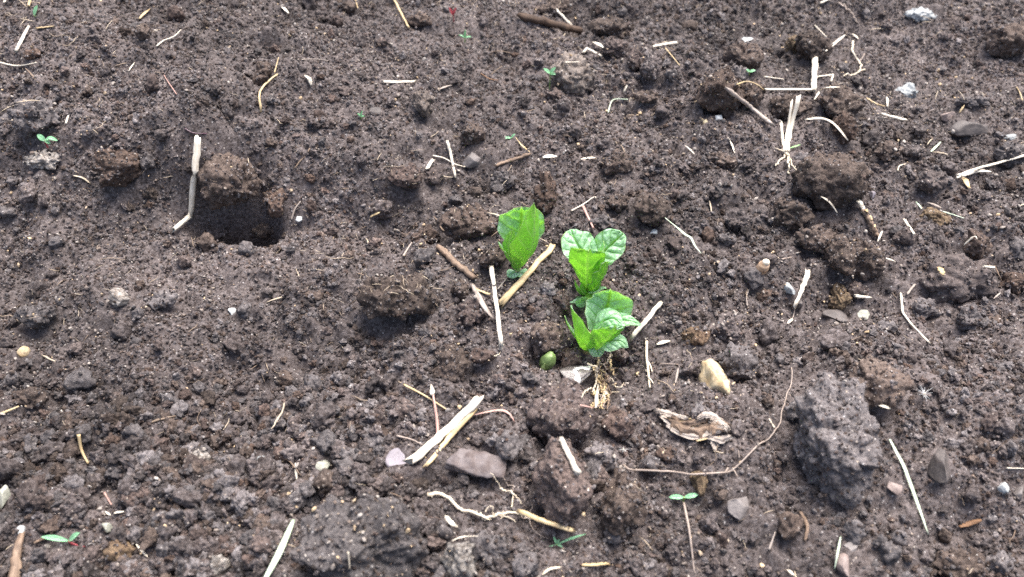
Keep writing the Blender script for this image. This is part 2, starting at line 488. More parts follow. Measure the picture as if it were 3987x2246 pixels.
STONE_AT = []
STUCK = []      # points on clods where crumbs cling
SPOTS = []      # (x, y, r) already taken by hand-placed lumps
def put_lump(kind, box, mat, label, cat, shape=0.5, up=0.5, seed=None, bare=False, flatz=1.0, group=None):
    u0, v0, u1, v1 = box
    seed = seed if seed is not None else int(u0 * 7 + v0 * 13) % 9973
    _, t = hit((u0 + u1) / 2, (v0 + v1) / 2, 0.0, HT)
    rx = (u1 - u0) / 2 * mpp(t); rv = (v1 - v0) / 2 * mpp(t)
    rz = rv * flatz; ry = rv * (1.12 if flatz >= 1 else 1.25)
    c, t = hit((u0 + u1) / 2, (v0 + v1) / 2, up * rz, HT)
    if kind == 'stone' and ('rock at' in label or 'rounded stone' in label):
        V, F = clod_verts(rx, ry, rz, seed, 0.9)
    elif kind == 'stone':
        V, F = stone_verts(rx, ry, rz, seed, int(9 + 9 * shape))
        if mat == 'stone_ochre':
            N_ = V / np.linalg.norm(V, axis=1, keepdims=True)
            V = V + N_ * (0.0045 * fbm(V * 110, seed, 3) + 0.0040 * (0.5 - worley(V * 190, seed)) * min(1, rx / 0.006))[:, None]
    else:
        V, F = clod_verts(rx, ry, rz, seed, shape)
        area = 4 * math.pi * ((rx * ry + rx * rz + ry * rz) / 3)
        pick = np.random.default_rng(seed + 1).integers(0, len(V), 0 if mat in ('soil_pale', 'soil_ochre') else int(area / 1.5e-5))
        pv = V[pick]; STUCK.append(pv[pv[:, 2] > -0.35 * rz] + c)
    nm = {'stone': 'stone', 'clod': 'soil_clod'}.get(kind, kind)
    o = obj(nm, mesh(nm, V, F, M[mat]), None, c)
    tag(o, label, cat, group)
    stamp(V + c, bare)
    if bare:
        STONE_AT.append((c, max(rx, ry) * 0.9))
    SPOTS.append((c[0], c[1], max(rx, ry)))
    return o

CLODS = [
 # box in photograph points, earth, blockiness, label
 ((20, 395, 225, 515), 'soil_grey', .5, 'wide clod with greenish grey crust above the small green seedling and pale crumbs'),
 ((95, 585, 240, 660), 'soil_pale', .3, 'whitish knobbly elongated clod just below the seedling beside the crusted clod'),
 ((355, 575, 545, 730), 'soil_brown', .6, 'large brown clod overhanging a dark gap, below the thin purple twig'),
 ((540, 600, 610, 665), 'soil_grey', .5, 'small pale grey clod touching the large overhanging brown clod'),
 ((775, 610, 1010, 820), 'soil_brown', .1, 'big crumbly clod roofing the deep dark hole beside the bent white straw'),
 ((1015, 735, 1130, 845), 'soil_brown', .3, 'crumbling clod forming the far wall of the deep dark hole'),
 ((790, 872, 880, 930), 'soil', .3, 'low dark clod on the near rim of the deep dark hole'),
 ((975, 868, 1075, 925), 'soil_brown', .3, 'brown clod on the near rim of the hole, below the knobbly white scrap'),
 ((985, 245, 1060, 340), 'soil_brown', .3, 'upright dark brown clod above the curved split straw on the slope'),
 ((520, 95, 600, 155), 'soil_brown', .3, 'rounded dark clod under the tan blade near the top edge'),
 ((85, 190, 150, 235), 'soil_brown', .3, 'small brown clod below the pale bent straw in the far corner'),
 ((1180, 42, 1285, 92), 'soil_grey', .2, 'smooth dome-topped grey clod near the top edge beside white scraps'),
 ((1330, 8, 1385, 50), 'soil_brown', .3, 'rounded brown clod at the top edge under a hanging thin straw'),
 ((1590, 350, 1690, 450), 'soil_pale', .4, 'rough beige clod below the short horizontal white straw'),
 ((1740, 300, 1790, 330), 'soil', .3, 'small dark clod beside the pale papery flake'),
 ((1465, 145, 1515, 185), 'soil_grey', .3, 'small round grey clod below the long slanting tan straw'),
 ((1590, 50, 1680, 115), 'soil_brown', .5, 'blocky dark clod just past the tip of the slanting tan straw'),
 ((1780, 475, 1885, 560), 'soil_brown', .5, 'brown clod with a light top above the grey angular stone'),
 ((1905, 660, 2010, 760), 'soil_grey', .4, 'knobbly grey clod between the brown twig and the smaller leafy shoot'),
 ((1520, 640, 1650, 740), 'soil', .4, 'dark lumpy clod with smaller lumps heaped around it, under the crossed straws'),
 ((1640, 650, 1720, 720), 'soil_grey', .4, 'grey clod directly below the short fat straw scrap'),
 ((2080, 0, 2240, 62), 'soil_brown', .4, 'rounded clod at the top edge above the dark wood stick'),
 ((2300, 70, 2490, 165), 'soil_brown', .6, 'dark brown block of earth at the end of the dark wood stick'),
 ((2350, 150, 2450, 225), 'soil_grey', .4, 'grey rounded clod in front of the dark brown block by the stick'),
 ((2435, 185, 2525, 280), 'soil_grey', .6, 'angular pale-faced clod with an orange patch beside it'),
 ((2490, 225, 2585, 305), 'soil', .6, 'angular dark clod behind the brown flaky rubble, beside the pale-faced clod'),
 ((2455, 275, 2540, 325), 'soil_grey', .5, 'flat-sided clod leaning in front of the two angular clods'),
 ((2470, 345, 2575, 400), 'soil_brown', .2, 'crumbly rust-orange patch of earth below the angular clods'),
 ((2136, 222, 2311, 378), 'soil_pale', .2, 'large beige clod with whitish crown behind the tiny yellow-green seedling'),
 ((2115, 350, 2205, 410), 'soil_grey', .3, 'small pitted grey clod in front of the whitish-crowned clod'),
 ((2390, 415, 2470, 460), 'soil', .3, 'dark clod beside the thin white grass scrap'),
 ((2705, 255, 2900, 450), 'soil_brown', .4, 'tall shaded brown clod with grey splintered wood running down beside it'),
 ((2820, 170, 2960, 270), 'soil_brown', .5, 'broad brown clod below the pale blue chip near the top edge'),
 ((2830, 260, 2915, 320), 'soil_grey', .3, 'grey clod between the tall shaded clod and the curved tan stem'),
 ((2880, 310, 2985, 410), 'soil_brown', .4, 'brown clod under the curved thin tan stem'),
 ((2340, 585, 2470, 680), 'soil_brown', .6, 'dark brown faceted clod with a clean rounded outline beyond the leafy shoots'),
 ((2560, 540, 2640, 600), 'soil', .3, 'small dark clod on the open patch beyond the shoots'),
 ((2755, 595, 2880, 655), 'soil_brown', .4, 'low reddish crust of earth near the forked pale splinter'),
 ((2080, 685, 2175, 840), 'soil_brown', .3, 'tall reddish fibrous clod right behind the smaller leafy shoot'),
 ((2355, 755, 2460, 830), 'soil_brown', .4, 'reddish brown clod just beyond the pair of pale round leaves'),
 ((2455, 745, 2615, 885), 'soil_brown', .5, 'big blocky clod with a dark shaded foot beyond the upper potato shoot'),
 ((2290, 835, 2410, 900), 'soil_grey', .5, 'smooth grey angular clod between the pink stalk and the blocky clod'),
 ((2815, 815, 2930, 915), 'soil', .4, 'dark clod on the fine soil beyond the tan husk'),
 ((2795, 905, 2870, 955), 'soil_grey', .4, 'low grey clod in front of the dark clod beyond the tan husk'),
 ((1715, 800, 1940, 935), 'soil_brown', .4, 'large brown clod with a fuzzy lit crest next to the smaller leafy shoot'),
 ((1870, 945, 1985, 1055), 'soil_brown', .5, 'reddish round clod tucked against the stem of the smaller leafy shoot'),
 ((1430, 775, 1530, 860), 'soil', .5, 'dark squarish clod on the slope uphill of the brown stick'),
 ((1600, 880, 1720, 960), 'soil_brown', .4, 'brown clod above the upper end of the brown stick'),
 ((1610, 965, 1690, 1040), 'soil_grey', .4, 'grey clod between the caption-free slope and the brown stick'),
 ((1390, 1055, 1700, 1260), 'soil_brown', .4, 'very large brown mound-like clod below the brown stick'),
 ((1755, 1085, 1830, 1170), 'soil_brown', .2, 'round reddish ball of earth below the lower end of the brown stick'),
 ((1770, 1165, 1910, 1270), 'soil', .4, 'dark clod under the flat grey leaf strip beside the long white straw'),
 ((1690, 1345, 1830, 1490), 'soil_brown', .7, 'cube-like clod with lit top below the foot of the long white straw'),
 ((1820, 1350, 1925, 1420), 'soil', .4, 'dark clod with a ragged rim beside the cube-like clod'),
 ((2060, 1230, 2190, 1400), 'soil_brown', .2, 'leaning crumbly brown ridge of earth beside the lower potato shoot'),
 ((2160, 1130, 2225, 1240), 'soil_brown', .3, 'upper piece of the leaning ridge touching the base of the upper shoot'),
 ((2110, 1345, 2215, 1400), 'soil', .5, 'small arched clod roofing the green bud'),
 ((2185, 1345, 2275, 1440), 'soil_brown', .5, 'brown clod wedged between the lower shoot and the wet grey stone'),
 ((2390, 1350, 2450, 1410), 'soil', .4, 'dark clod just below the drooping leaves of the lower shoot'),
 ((2400, 1425, 2460, 1490), 'soil', .3, 'round dark clod beside the frayed root tuft'),
 ((2650, 1275, 2760, 1345), 'soil_ochre', .2, 'ochre-stained clod above the large ochre stone'),
 ((2640, 1395, 2730, 1470), 'soil', .4, 'dark rounded clod touching the large ochre stone'),
 ((2760, 1220, 2905, 1330), 'soil_grey', .3, 'dark crumbly clod in the open soil below the tan husk'),
 ((2800, 1340, 2950, 1500), 'soil_grey', .3, 'broad grey rubbly clod next to the large ochre stone'),
 ((2060, 1500, 2320, 1740), 'soil', .5, 'broad dark clod below the wet grey stone and beside the root tuft'),
 ((2350, 1590, 2460, 1720), 'soil', .5, 'tall dark clod between the root tuft and the frayed bark'),
 ((2690, 1570, 2770, 1640), 'soil_grey', .5, 'striated grey clod just above the frayed bark'),
 ((2820, 1640, 2900, 1700), 'soil', .4, 'rounded clod at the end of the frayed bark beside the long root'),
 ((2550, 1740, 2650, 1800), 'soil_brown', .4, 'brown clod below the frayed bark'),
 ((2495, 1770, 2580, 1840), 'soil_grey', .6, 'grey pyramid-shaped clod with a flat top above the long thin root'),
 ((2090, 1725, 2290, 2020), 'soil_grey', .5, 'tall grey clod carrying a pale straw chip on its upper face'),
 ((2270, 1725, 2400, 1850), 'soil_grey', .5, 'pale grey block joined to the clod with the straw chip'),
 ((2340, 1830, 2515, 2085), 'soil_brown', .4, 'tall dark brown clod standing alone below the start of the long root'),
 ((2350, 2050, 2435, 2120), 'soil_grey', .4, 'round grey clod at the foot of the tall dark brown clod'),
 ((2060, 1795, 2110, 1840), 'soil_grey', .4, 'small wedge-shaped clod beside the clod with the straw chip'),
 ((1920, 1680, 2030, 1790), 'soil_grey', .4, 'grey clod above the ribbed bark chunk'),
 ((1810, 1680, 1900, 1740), 'soil', .4, 'dark grey clod between the split straw and the ribbed bark chunk'),
 ((1150, 1955, 1670, 2290), 'soil_grey', .3, 'very large flat grey clod at the bottom edge, the widest of all'),
 ((1725, 2110, 1870, 2250), 'soil_pale', .4, 'mottled pale brown clod at the bottom edge beside the widest clod'),
 ((1800, 2085, 1985, 2200), 'soil_grey', .4, 'oval grey clod below the white root, in front of the green sprig'),
 ((1985, 2140, 2100, 2260), 'soil_grey', .4, 'grey clod at the bottom edge below the green sprig'),
 ((1690, 2025, 1760, 2100), 'soil_grey', .4, 'grey clod under the white pointed shard'),
 ((1360, 1880, 1500, 1990), 'soil', .5, 'dark clod with pale flecks behind the widest flat clod'),
 ((1500, 1885, 1590, 1970), 'soil', .4, 'dark clod between the lilac stone and the widest flat clod'),
 ((1530, 1555, 1620, 1640), 'soil_grey', .3, 'grey clod behind the knobbed pinkish stalk'),
 ((1790, 1560, 1850, 1620), 'soil_grey', .3, 'small grey clod behind the upper end of the split straw'),
 ((2770, 1900, 2830, 1960), 'soil_brown', .3, 'small brown clod by the stalk below the two-leaved seedling'),
 ((2560, 1950, 2620, 2010), 'soil', .4, 'small dark clod between the tall brown clod and the two-leaved seedling'),
 ((2690, 1835, 2760, 1925), 'soil_ochre', .3, 'orange-brown lump of earth hanging under the long thin root'),
 ((3110, 1510, 3445, 1925), 'soil_grey', .2, 'huge rough rounded clod with lit crown beside the green blade'),
 ((3290, 1390, 3520, 1590), 'soil_brown', .4, 'dark reddish clod wedged behind the huge rough rounded clod'),
 ((3060, 1560, 3160, 1640), 'soil_grey', .4, 'grey clod between the end of the long root and the huge rounded clod'),
 ((3210, 925, 3330, 1080), 'soil_brown', .7, 'upper blocky clod of the stepped ledge below the knotty twig'),
 ((3310, 925, 3440, 1090), 'soil_brown', .7, 'cracked-off blocky clod at the low end of the stepped ledge'),
 ((3090, 880, 3250, 990), 'soil_brown', .7, 'flat-topped clod starting the stepped ledge'),
 ((3000, 770, 3160, 890), 'soil_brown', .5, 'broad clod with dark hollow under it uphill of the stepped ledge'),
 ((3570, 1005, 3880, 1180), 'soil_grey', .3, 'wide pale flat clod stuck with a cream scrap'),
 ((3225, 1110, 3305, 1220), 'soil_ochre', .4, 'upright tan clod below the stepped ledge'),
 ((3300, 1100, 3385, 1165), 'soil', .5, 'dark wedge clod beside the upright tan clod'),
 ((3540, 1160, 3650, 1250), 'soil_grey', .4, 'grey clod below the edge of the wide pale flat clod'),
 ((3715, 1195, 3825, 1290), 'soil_grey', .5, 'rounded stone-like clod below the wide pale flat clod'),
 ((3890, 1060, 4000, 1150), 'soil_brown', .5, 'brown clod at the picture edge past the wide pale flat clod'),
 ((3400, 1250, 3500, 1310), 'soil_grey', .4, 'light-topped low clod above the bent thin stem'),
 ((3080, 595, 3380, 800), 'soil_brown', .4, 'massive reddish clod in front of the white stubble tuft'),
 ((2990, 365, 3170, 470), 'soil_brown', .5, 'wide clod under the corner of the two white straws'),
 ((3175, 345, 3360, 475), 'soil_brown', .4, 'rounded clod under the white arching straw strip'),
 ((3235, 445, 3330, 560), 'soil_brown', .4, 'clod inside the curve of the broad arched white leaf'),
 ((3105, 115, 3225, 255), 'soil_brown', .5, 'smooth-faced reddish clod leaning beside the tapered white splinter'),
 ((3060, 140, 3140, 205), 'soil_ochre', .3, 'orange-topped clod next to the smooth-faced reddish clod'),
 ((3405, 550, 3520, 625), 'soil_brown', .5, 'low round clod below the short fat straw on the slope'),
 ((3500, 560, 3610, 640), 'soil', .4, 'dark clod next to the bluish grass snippet'),
 ((3560, 660, 3680, 750), 'soil_grey', .4, 'rubbly grey clod uphill of the long split straw at the edge'),
 ((3660, 620, 3720, 680), 'soil', .4, 'small clod between the bluish snippet and the long split straw'),
 ((3860, 560, 3990, 650), 'soil_grey', .4, 'grey clod at the edge above the long split straw'),
 ((3850, 95, 4010, 225), 'soil_brown', .5, 'large dark clod with a flat ledge at the top corner'),
 ((3420, 85, 3480, 120), 'soil', .4, 'dark clod below the pale grey rock at the top'),
 ((3720, 370, 3850, 420), 'soil_grey', .3, 'low grey clod above the dark egg-shaped stone'),
 ((3590, 800, 3700, 900), 'soil_ochre', .4, 'fibrous tan-fronted clod capped with dry grass'),
 ((3760, 900, 3860, 1000), 'soil_brown', .5, 'brown wedge clod with pale straw shreds above the wide flat clod'),
 ((3480, 890, 3560, 960), 'soil_grey', .4, 'grey clod carrying a short pale straw'),
 ((3650, 2140, 3850, 2260), 'soil_brown', .4, 'wide dark clod at the bottom corner beside the hollow'),
 ((3840, 2150, 3940, 2250), 'soil_grey', .3, 'rounded grey clod next to the wide dark corner clod'),
 ((3280, 2020, 3365, 2110), 'soil_grey', .4, 'round pitted clod above the short green blade'),
 ((3460, 2060, 3530, 2130), 'soil_grey', .4, 'grey clod beside the lower tip of the long green blade'),
 ((3760, 2070, 3900, 2160), 'soil', .4, 'shadowed clod in the hollow under the orange wood chip'),
 ((190, 1925, 350, 2050), 'soil', .3, 'large dark clod above the bright two-leaved seedling'),
 ((410, 2100, 530, 2190), 'soil_ochre', .2, 'mottled olive rounded clod beside the bright two-leaved seedling'),
 ((245, 1715, 320, 1800), 'soil_brown', .2, 'rounded purplish clod beside the curled tan stem'),
 ((195, 1515, 250, 1560), 'soil_grey', .1, 'round pebble-like grey clod above the tan stick at the edge'),
 ((50, 1500, 190, 1590), 'soil_brown', .4, 'shaded clod behind the tan stick at the edge'),
 ((290, 1655, 360, 1720), 'soil_grey', .3, 'pale rough clod above the rounded purplish clod'),
 ((300, 1900, 360, 1950), 'soil_grey', .1, 'smooth dark pellet above the large dark clod'),
 ((720, 1750, 800, 1870), 'soil_pale', .5, 'tall pale-faced clod standing in shade'),
 ((430, 1130, 500, 1200), 'soil_pale', .3, 'small pale greenish clod on the smooth left slope'),
 ((560, 1130, 690, 1200), 'soil_grey', .3, 'flattened grey clod on the smooth slope'),
 ((70, 1170, 210, 1280), 'soil_grey', .2, 'long low crumbly hump on the smooth slope'),
 ((0, 1450, 110, 1520), 'soil_grey', .2, 'rounded clod at the picture edge above the tan stick'),
 ((800, 2150, 900, 2250), 'soil_pale', .3, 'pale rough clod at the bottom edge beside the tall grass blade'),
 ((600, 2160, 700, 2240), 'soil_grey', .3, 'grey clod at the bottom edge between the pale scrap and grass blade'),
 ((1120, 2130, 1200, 2200), 'soil_grey', .3, 'grey ball of earth between the grass blade and the widest clod'),
]
for box, mat, blk, label in CLODS:
    label = label.replace('between the caption-free slope and the brown stick', 'beside the middle of the brown stick').replace(' left ', ' ')
    put_lump('clod', box, mat, label, 'clod', blk, up=1.0 if 'roofing the deep' in label else 0.5)

STONES = [
 ((1798, 588, 1892, 655), 'stone_grey', .6, .9, 'pale grey angular stone beside the thick brown twig'),
 ((3488, 328, 3585, 392), 'stone_blue', .5, 1, 'bluish white rounded stone on the far slope'),
 ((3658, 428, 3722, 472), 'stone_pink', .2, 1, 'smooth pinkish pebble above the dark egg-shaped stone'),
 ((3688, 468, 3845, 548), 'stone_dark', .2, 1, 'dark egg-shaped stone on the far slope'),
 ((3900, 515, 3975, 548), 'stone_blue', .6, .6, 'pale blue flat chip at the picture edge'),
 ((3525, 28, 3655, 85), 'stone_blue', .6, .8, 'pale grey rock at the top edge'),
 ((2870, 140, 2935, 172), 'stone_blue', .5, .8, 'small bluish chip near the top edge'),
 ((2725, 462, 2765, 490), 'stone_ochre', .3, 1, 'small ochre pebble on the far soil'),
 ((2780, 445, 2815, 470), 'stone_white', .4, .8, 'tiny white pebble next to the small ochre pebble'),
 ((2525, 893, 2562, 915), 'stone_white', .2, 1, 'tiny white pebble in front of the big blocky clod'),
 ((1500, 1752, 1602, 1835), 'stone_lilac', .4, .7, 'smooth lilac-grey stone at the lower end of the split straw'),
 ((1228, 1782, 1285, 1836), 'stone_green', .5, .8, 'cream-white pebble between the lower edge clods and the lilac stone'),
 ((2133, 1978, 2208, 2046), 'stone_white', .3, .8, 'bright bluish white pebble at the foot of the clod with the straw chip'),
 ((2828, 1918, 2932, 2016), 'stone_grey', .5, .6, 'flat heart-shaped grey stone below the long thin root'),
 ((3600, 1755, 3712, 1895), 'stone_dark', .6, .9, 'pointed grey stone with sharp ridge past the green blade'),
 ((3440, 1868, 3512, 1925), 'stone_pink', .7, .7, 'flat square brownish stone beside the green blade'),
 ((3885, 1878, 3935, 1922), 'stone_white', .3, 1, 'pale cream pebble near the picture edge'),
 ((3936, 1890, 3990, 1945), 'stone_grey', .3, 1, 'tan-grey pebble at the picture edge beside the pale cream pebble'),
 ((3248, 2160, 3315, 2246), 'stone_pink', .5, .9, 'pinkish grey stone at the bottom edge under the short green blade'),
 ((3285, 2110, 3345, 2155), 'stone_grey', .5, .8, 'bluish grey flat stone beside the short green blade'),
 ((3055, 1103, 3098, 1152), 'stone_blue', .5, .8, 'small bluish grey chip beside the white straw with the thin tail'),
 ((3200, 1200, 3310, 1262), 'stone_dark', .2, .8, 'smooth dark oval stone below the upright tan clod'),
 ((3088, 1165, 3130, 1200), 'stone_dark', .3, 1, 'small dark pebble under the white straw with the thin tail'),
 ((0, 1895, 38, 1972), 'stone_green', .4, .9, 'pale greenish stone at the picture edge'),
 ((62, 2048, 108, 2090), 'stone_blue', .5, .8, 'blue-grey chip beside the bright two-leaved seedling'),
 ((1000, 1770, 1045, 1805), 'stone_blue', .4, .8, 'bluish pebble near the cream-white pebble'),
 ((395, 2030, 440, 2075), 'stone_green', .2, 1, 'small round beige pebble above the mottled olive clod'),
 ((3330, 1205, 3395, 1245), 'stone_green', .4, .6, 'cream ring-like pebble below the short cut straw piece'),
 ((2715, 1405, 2835, 1565), 'stone_ochre', .6, .9, 'large bright ochre stone standing in the soil past the root tuft'),
 ((3385, 745, 3410, 775), 'stone_lilac', .3, 1, 'small purple pebble beside the white-tipped knotty twig'),
 ((1440, 420, 1485, 450), 'stone_dark', .2, 1, 'small round dark pebble beside the tiny green sprout on the far slope'),
 ((1150, 835, 1185, 865), 'stone_white', .5, .8, 'knobbly white scrap at the mouth of the dark hole'),
 ((885, 1195, 920, 1230), 'stone_white', .4, .8, 'round white bead on the smooth slope below the hole'),
 ((80, 1350, 110, 1385), 'stone_ochre', .4, .8, 'cream flake-like pebble at the near edge of the smooth slope'),
 ((3490, 1535, 3520, 1560), 'stone_pink', .3, 1, 'small rosy pebble below the dandelion fluff'),
]
for box, mat, fac, fl, label in STONES:
    put_lump('stone', box, mat, label, 'stone', fac, up=0.22, bare=True, flatz=fl)
# the wet stone; its white highlight is painted on as a pale glossy band
ws = put_lump('stone', (2148, 1402, 2312, 1528), 'stone_wet', 'wet angular grey stone with a painted white glint, beside the green bud', 'stone', .9, up=0.45, seed=77, bare=True)
q = NT('painted_glint'); q.b.inputs['Base Color'].default_value = (0.8, 0.8, 0.78, 1); q.b.inputs['Roughness'].default_value = 0.18
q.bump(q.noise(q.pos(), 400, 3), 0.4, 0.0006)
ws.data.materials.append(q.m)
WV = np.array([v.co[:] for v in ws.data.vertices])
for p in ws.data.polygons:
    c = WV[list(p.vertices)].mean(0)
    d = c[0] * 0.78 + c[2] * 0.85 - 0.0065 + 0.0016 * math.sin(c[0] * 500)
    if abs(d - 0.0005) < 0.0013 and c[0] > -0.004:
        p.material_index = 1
M['bark_chunk'] = stone_mat('bark_chunk', (0.10, 0.075, 0.07), (0.19, 0.165, 0.165), 0.7, 0.1)
# the ribbed bark chunk
def bark_chunk(box, label):
    u0, v0, u1, v1 = box
    c, t = hit((u0 + u1) / 2, (v0 + v1) / 2, 0.003, HT)
    rx, rv = (u1 - u0) / 2 * mpp(t), (v1 - v0) / 2 * mpp(t)
    V, F = ico(5)
    rng = np.random.default_rng(5)
    V = cut_planes(V, rng, 11, 0.28, 0.75); V = V / np.abs(V).max(axis=0)
    N = V / np.linalg.norm(V, axis=1, keepdims=True)
    V = V * (1 + 0.10 * fbm(N * 2.2 + 4, 9, 3))[:, None]
    V = V * np.array([rx, rv * 1.05, rv * 0.95])
    V[:, 0] += -0.18 * V[:, 2]
    g = 0.0011 * np.abs(np.sin((V[:, 0] + 0.25 * V[:, 2]) * 380 + 2 * fbm(V * 90, 3, 2)))
    V = V - N * g[:, None] + N * (0.0005 * fbm(V * 500, 4, 2))[:, None]
    o = obj('bark_chunk', mesh('bark_chunk', V, F, M['bark_chunk']), None, c)
    tag(o, label, 'bark'); stamp(V + c, True); SPOTS.append((c[0], c[1], rx))
    w_ = [hit(1858, 1800)[0], hit(1850, 1850)[0]]
bark_chunk((1720, 1735, 1985, 1895), 'grey-brown ribbed chunk of bark lying against the lower end of the split straw')


# ------------------------------------------------------------------ stems, straws, roots, blades
def resample(P, n):
    P = np.asarray(P, float)
    if len(P) < 3:
        s = np.linspace(0, 1, n)[:, None]
        return P[0] * (1 - s) + P[-1] * s
    d = np.r_[0, np.cumsum(np.linalg.norm(np.diff(P, axis=0), axis=1))]
    # Catmull-Rom through the points
    t = np.linspace(0, len(P) - 1 - 1e-6, n * 6); k = t.astype(int); f = (t - k)[:, None]
    Q = np.vstack([2 * P[0] - P[1], P, 2 * P[-1] - P[-2]])
    a, b, c, e = Q[k], Q[k + 1], Q[k + 2], Q[k + 3]
    C = 0.5 * (2 * b + (c - a) * f + (2 * a - 5 * b + 4 * c - e) * f ** 2 + (3 * b - a - 3 * c + e) * f ** 3)
    d = np.r_[0, np.cumsum(np.linalg.norm(np.diff(C, axis=0), axis=1))]
    s = np.linspace(0, d[-1], n)
    return np.stack([np.interp(s, d, C[:, i]) for i in range(3)], 1)

def tube(C, R, flatten=1.0, sides=8, up=(0, 0, 1), rag=0.0, seed=0, roll=0.0):
    """closed tube along C with radii R; flatten squeezes it across its up side"""
    C = np.asarray(C, float); n = len(C); R = np.broadcast_to(R, (n,))
    T = np.gradient(C, axis=0); T /= np.linalg.norm(T, axis=1, keepdims=True) + 1e-12
    up = np.asarray(up, float)
    B = np.cross(T, up); bl = np.linalg.norm(B, axis=1, keepdims=True)
    B = np.where(bl > 1e-3, B / (bl + 1e-12), np.array([1.0, 0, 0])); U = np.cross(B, T)
    th = np.linspace(0, 2 * np.pi, sides, endpoint=False) + roll
    rr = np.random.default_rng(seed)
    ring = (np.cos(th)[None, :, None] * B[:, None, :] + flatten * np.sin(th)[None, :, None] * U[:, None, :]) * R[:, None, None]
    V = C[:, None, :] + ring
    if rag:
        V[0] -= T[0] * (rr.random(sides) * rag)[:, None]; V[-1] += T[-1] * (rr.random(sides) * rag)[:, None]
    V = V.reshape(-1, 3)
    i = (np.arange(n - 1)[:, None] * sides + np.arange(sides)[None, :]).ravel()
    j = (np.arange(n - 1)[:, None] * sides + (np.arange(sides) + 1)[None, :] % sides).ravel()
    Q = np.stack([i, j, j + sides, i + sides], 1)
    a, b = len(V), len(V) + 1
    inset = 0.35 * R
    V = np.vstack([V, C[0] + T[0] * inset[0], C[-1] - T[-1] * inset[-1]])       # hollow cut ends
    k = np.arange(sides); k2 = (k + 1) % sides; o2 = (n - 1) * sides
    tri = np.vstack([np.stack([k2, k, np.full(sides, a)], 1), np.stack([o2 + k, o2 + k2, np.full(sides, b)], 1)])
    d = np.r_[0, np.cumsum(np.linalg.norm(np.diff(C, axis=0), axis=1))]
    luv = np.stack([np.tile(th / 6.283, n), np.repeat(d, sides)], 1)
    luv = np.vstack([luv, [[0.5, 0], [0.5, d[-1]]]])
    return V, [Q, tri], luv

def lay(pts, w, lift=0.5, ends=(0.0, 0.0), stiff=True):
    """photograph points -> a line resting on the earth; returns points and radius"""
    P, ts = [], []
    for i, (u, v) in enumerate(pts):
        p, t = hit(u, v); P.append(p); ts.append(t)
    P = np.array(P); r = w / 2 * mpp(float(np.mean(ts)))
    P[:, 2] += r * lift + 0.0012
    P[0, 2] += ends[0]; P[-1, 2] += ends[1]
    if stiff:
        worst = 0
        for a, b in zip(P[:-1], P[1:]):
            s = np.linspace(0, 1, 12)[:, None]; L = a * (1 - s) + b * s
            worst = max(worst, float((height(L[:, 0], L[:, 1]) + 0.0008 - L[:, 2]).max()))
        P[:, 2] += min(max(worst, 0) * 0.6, 0.006)
    return P, r

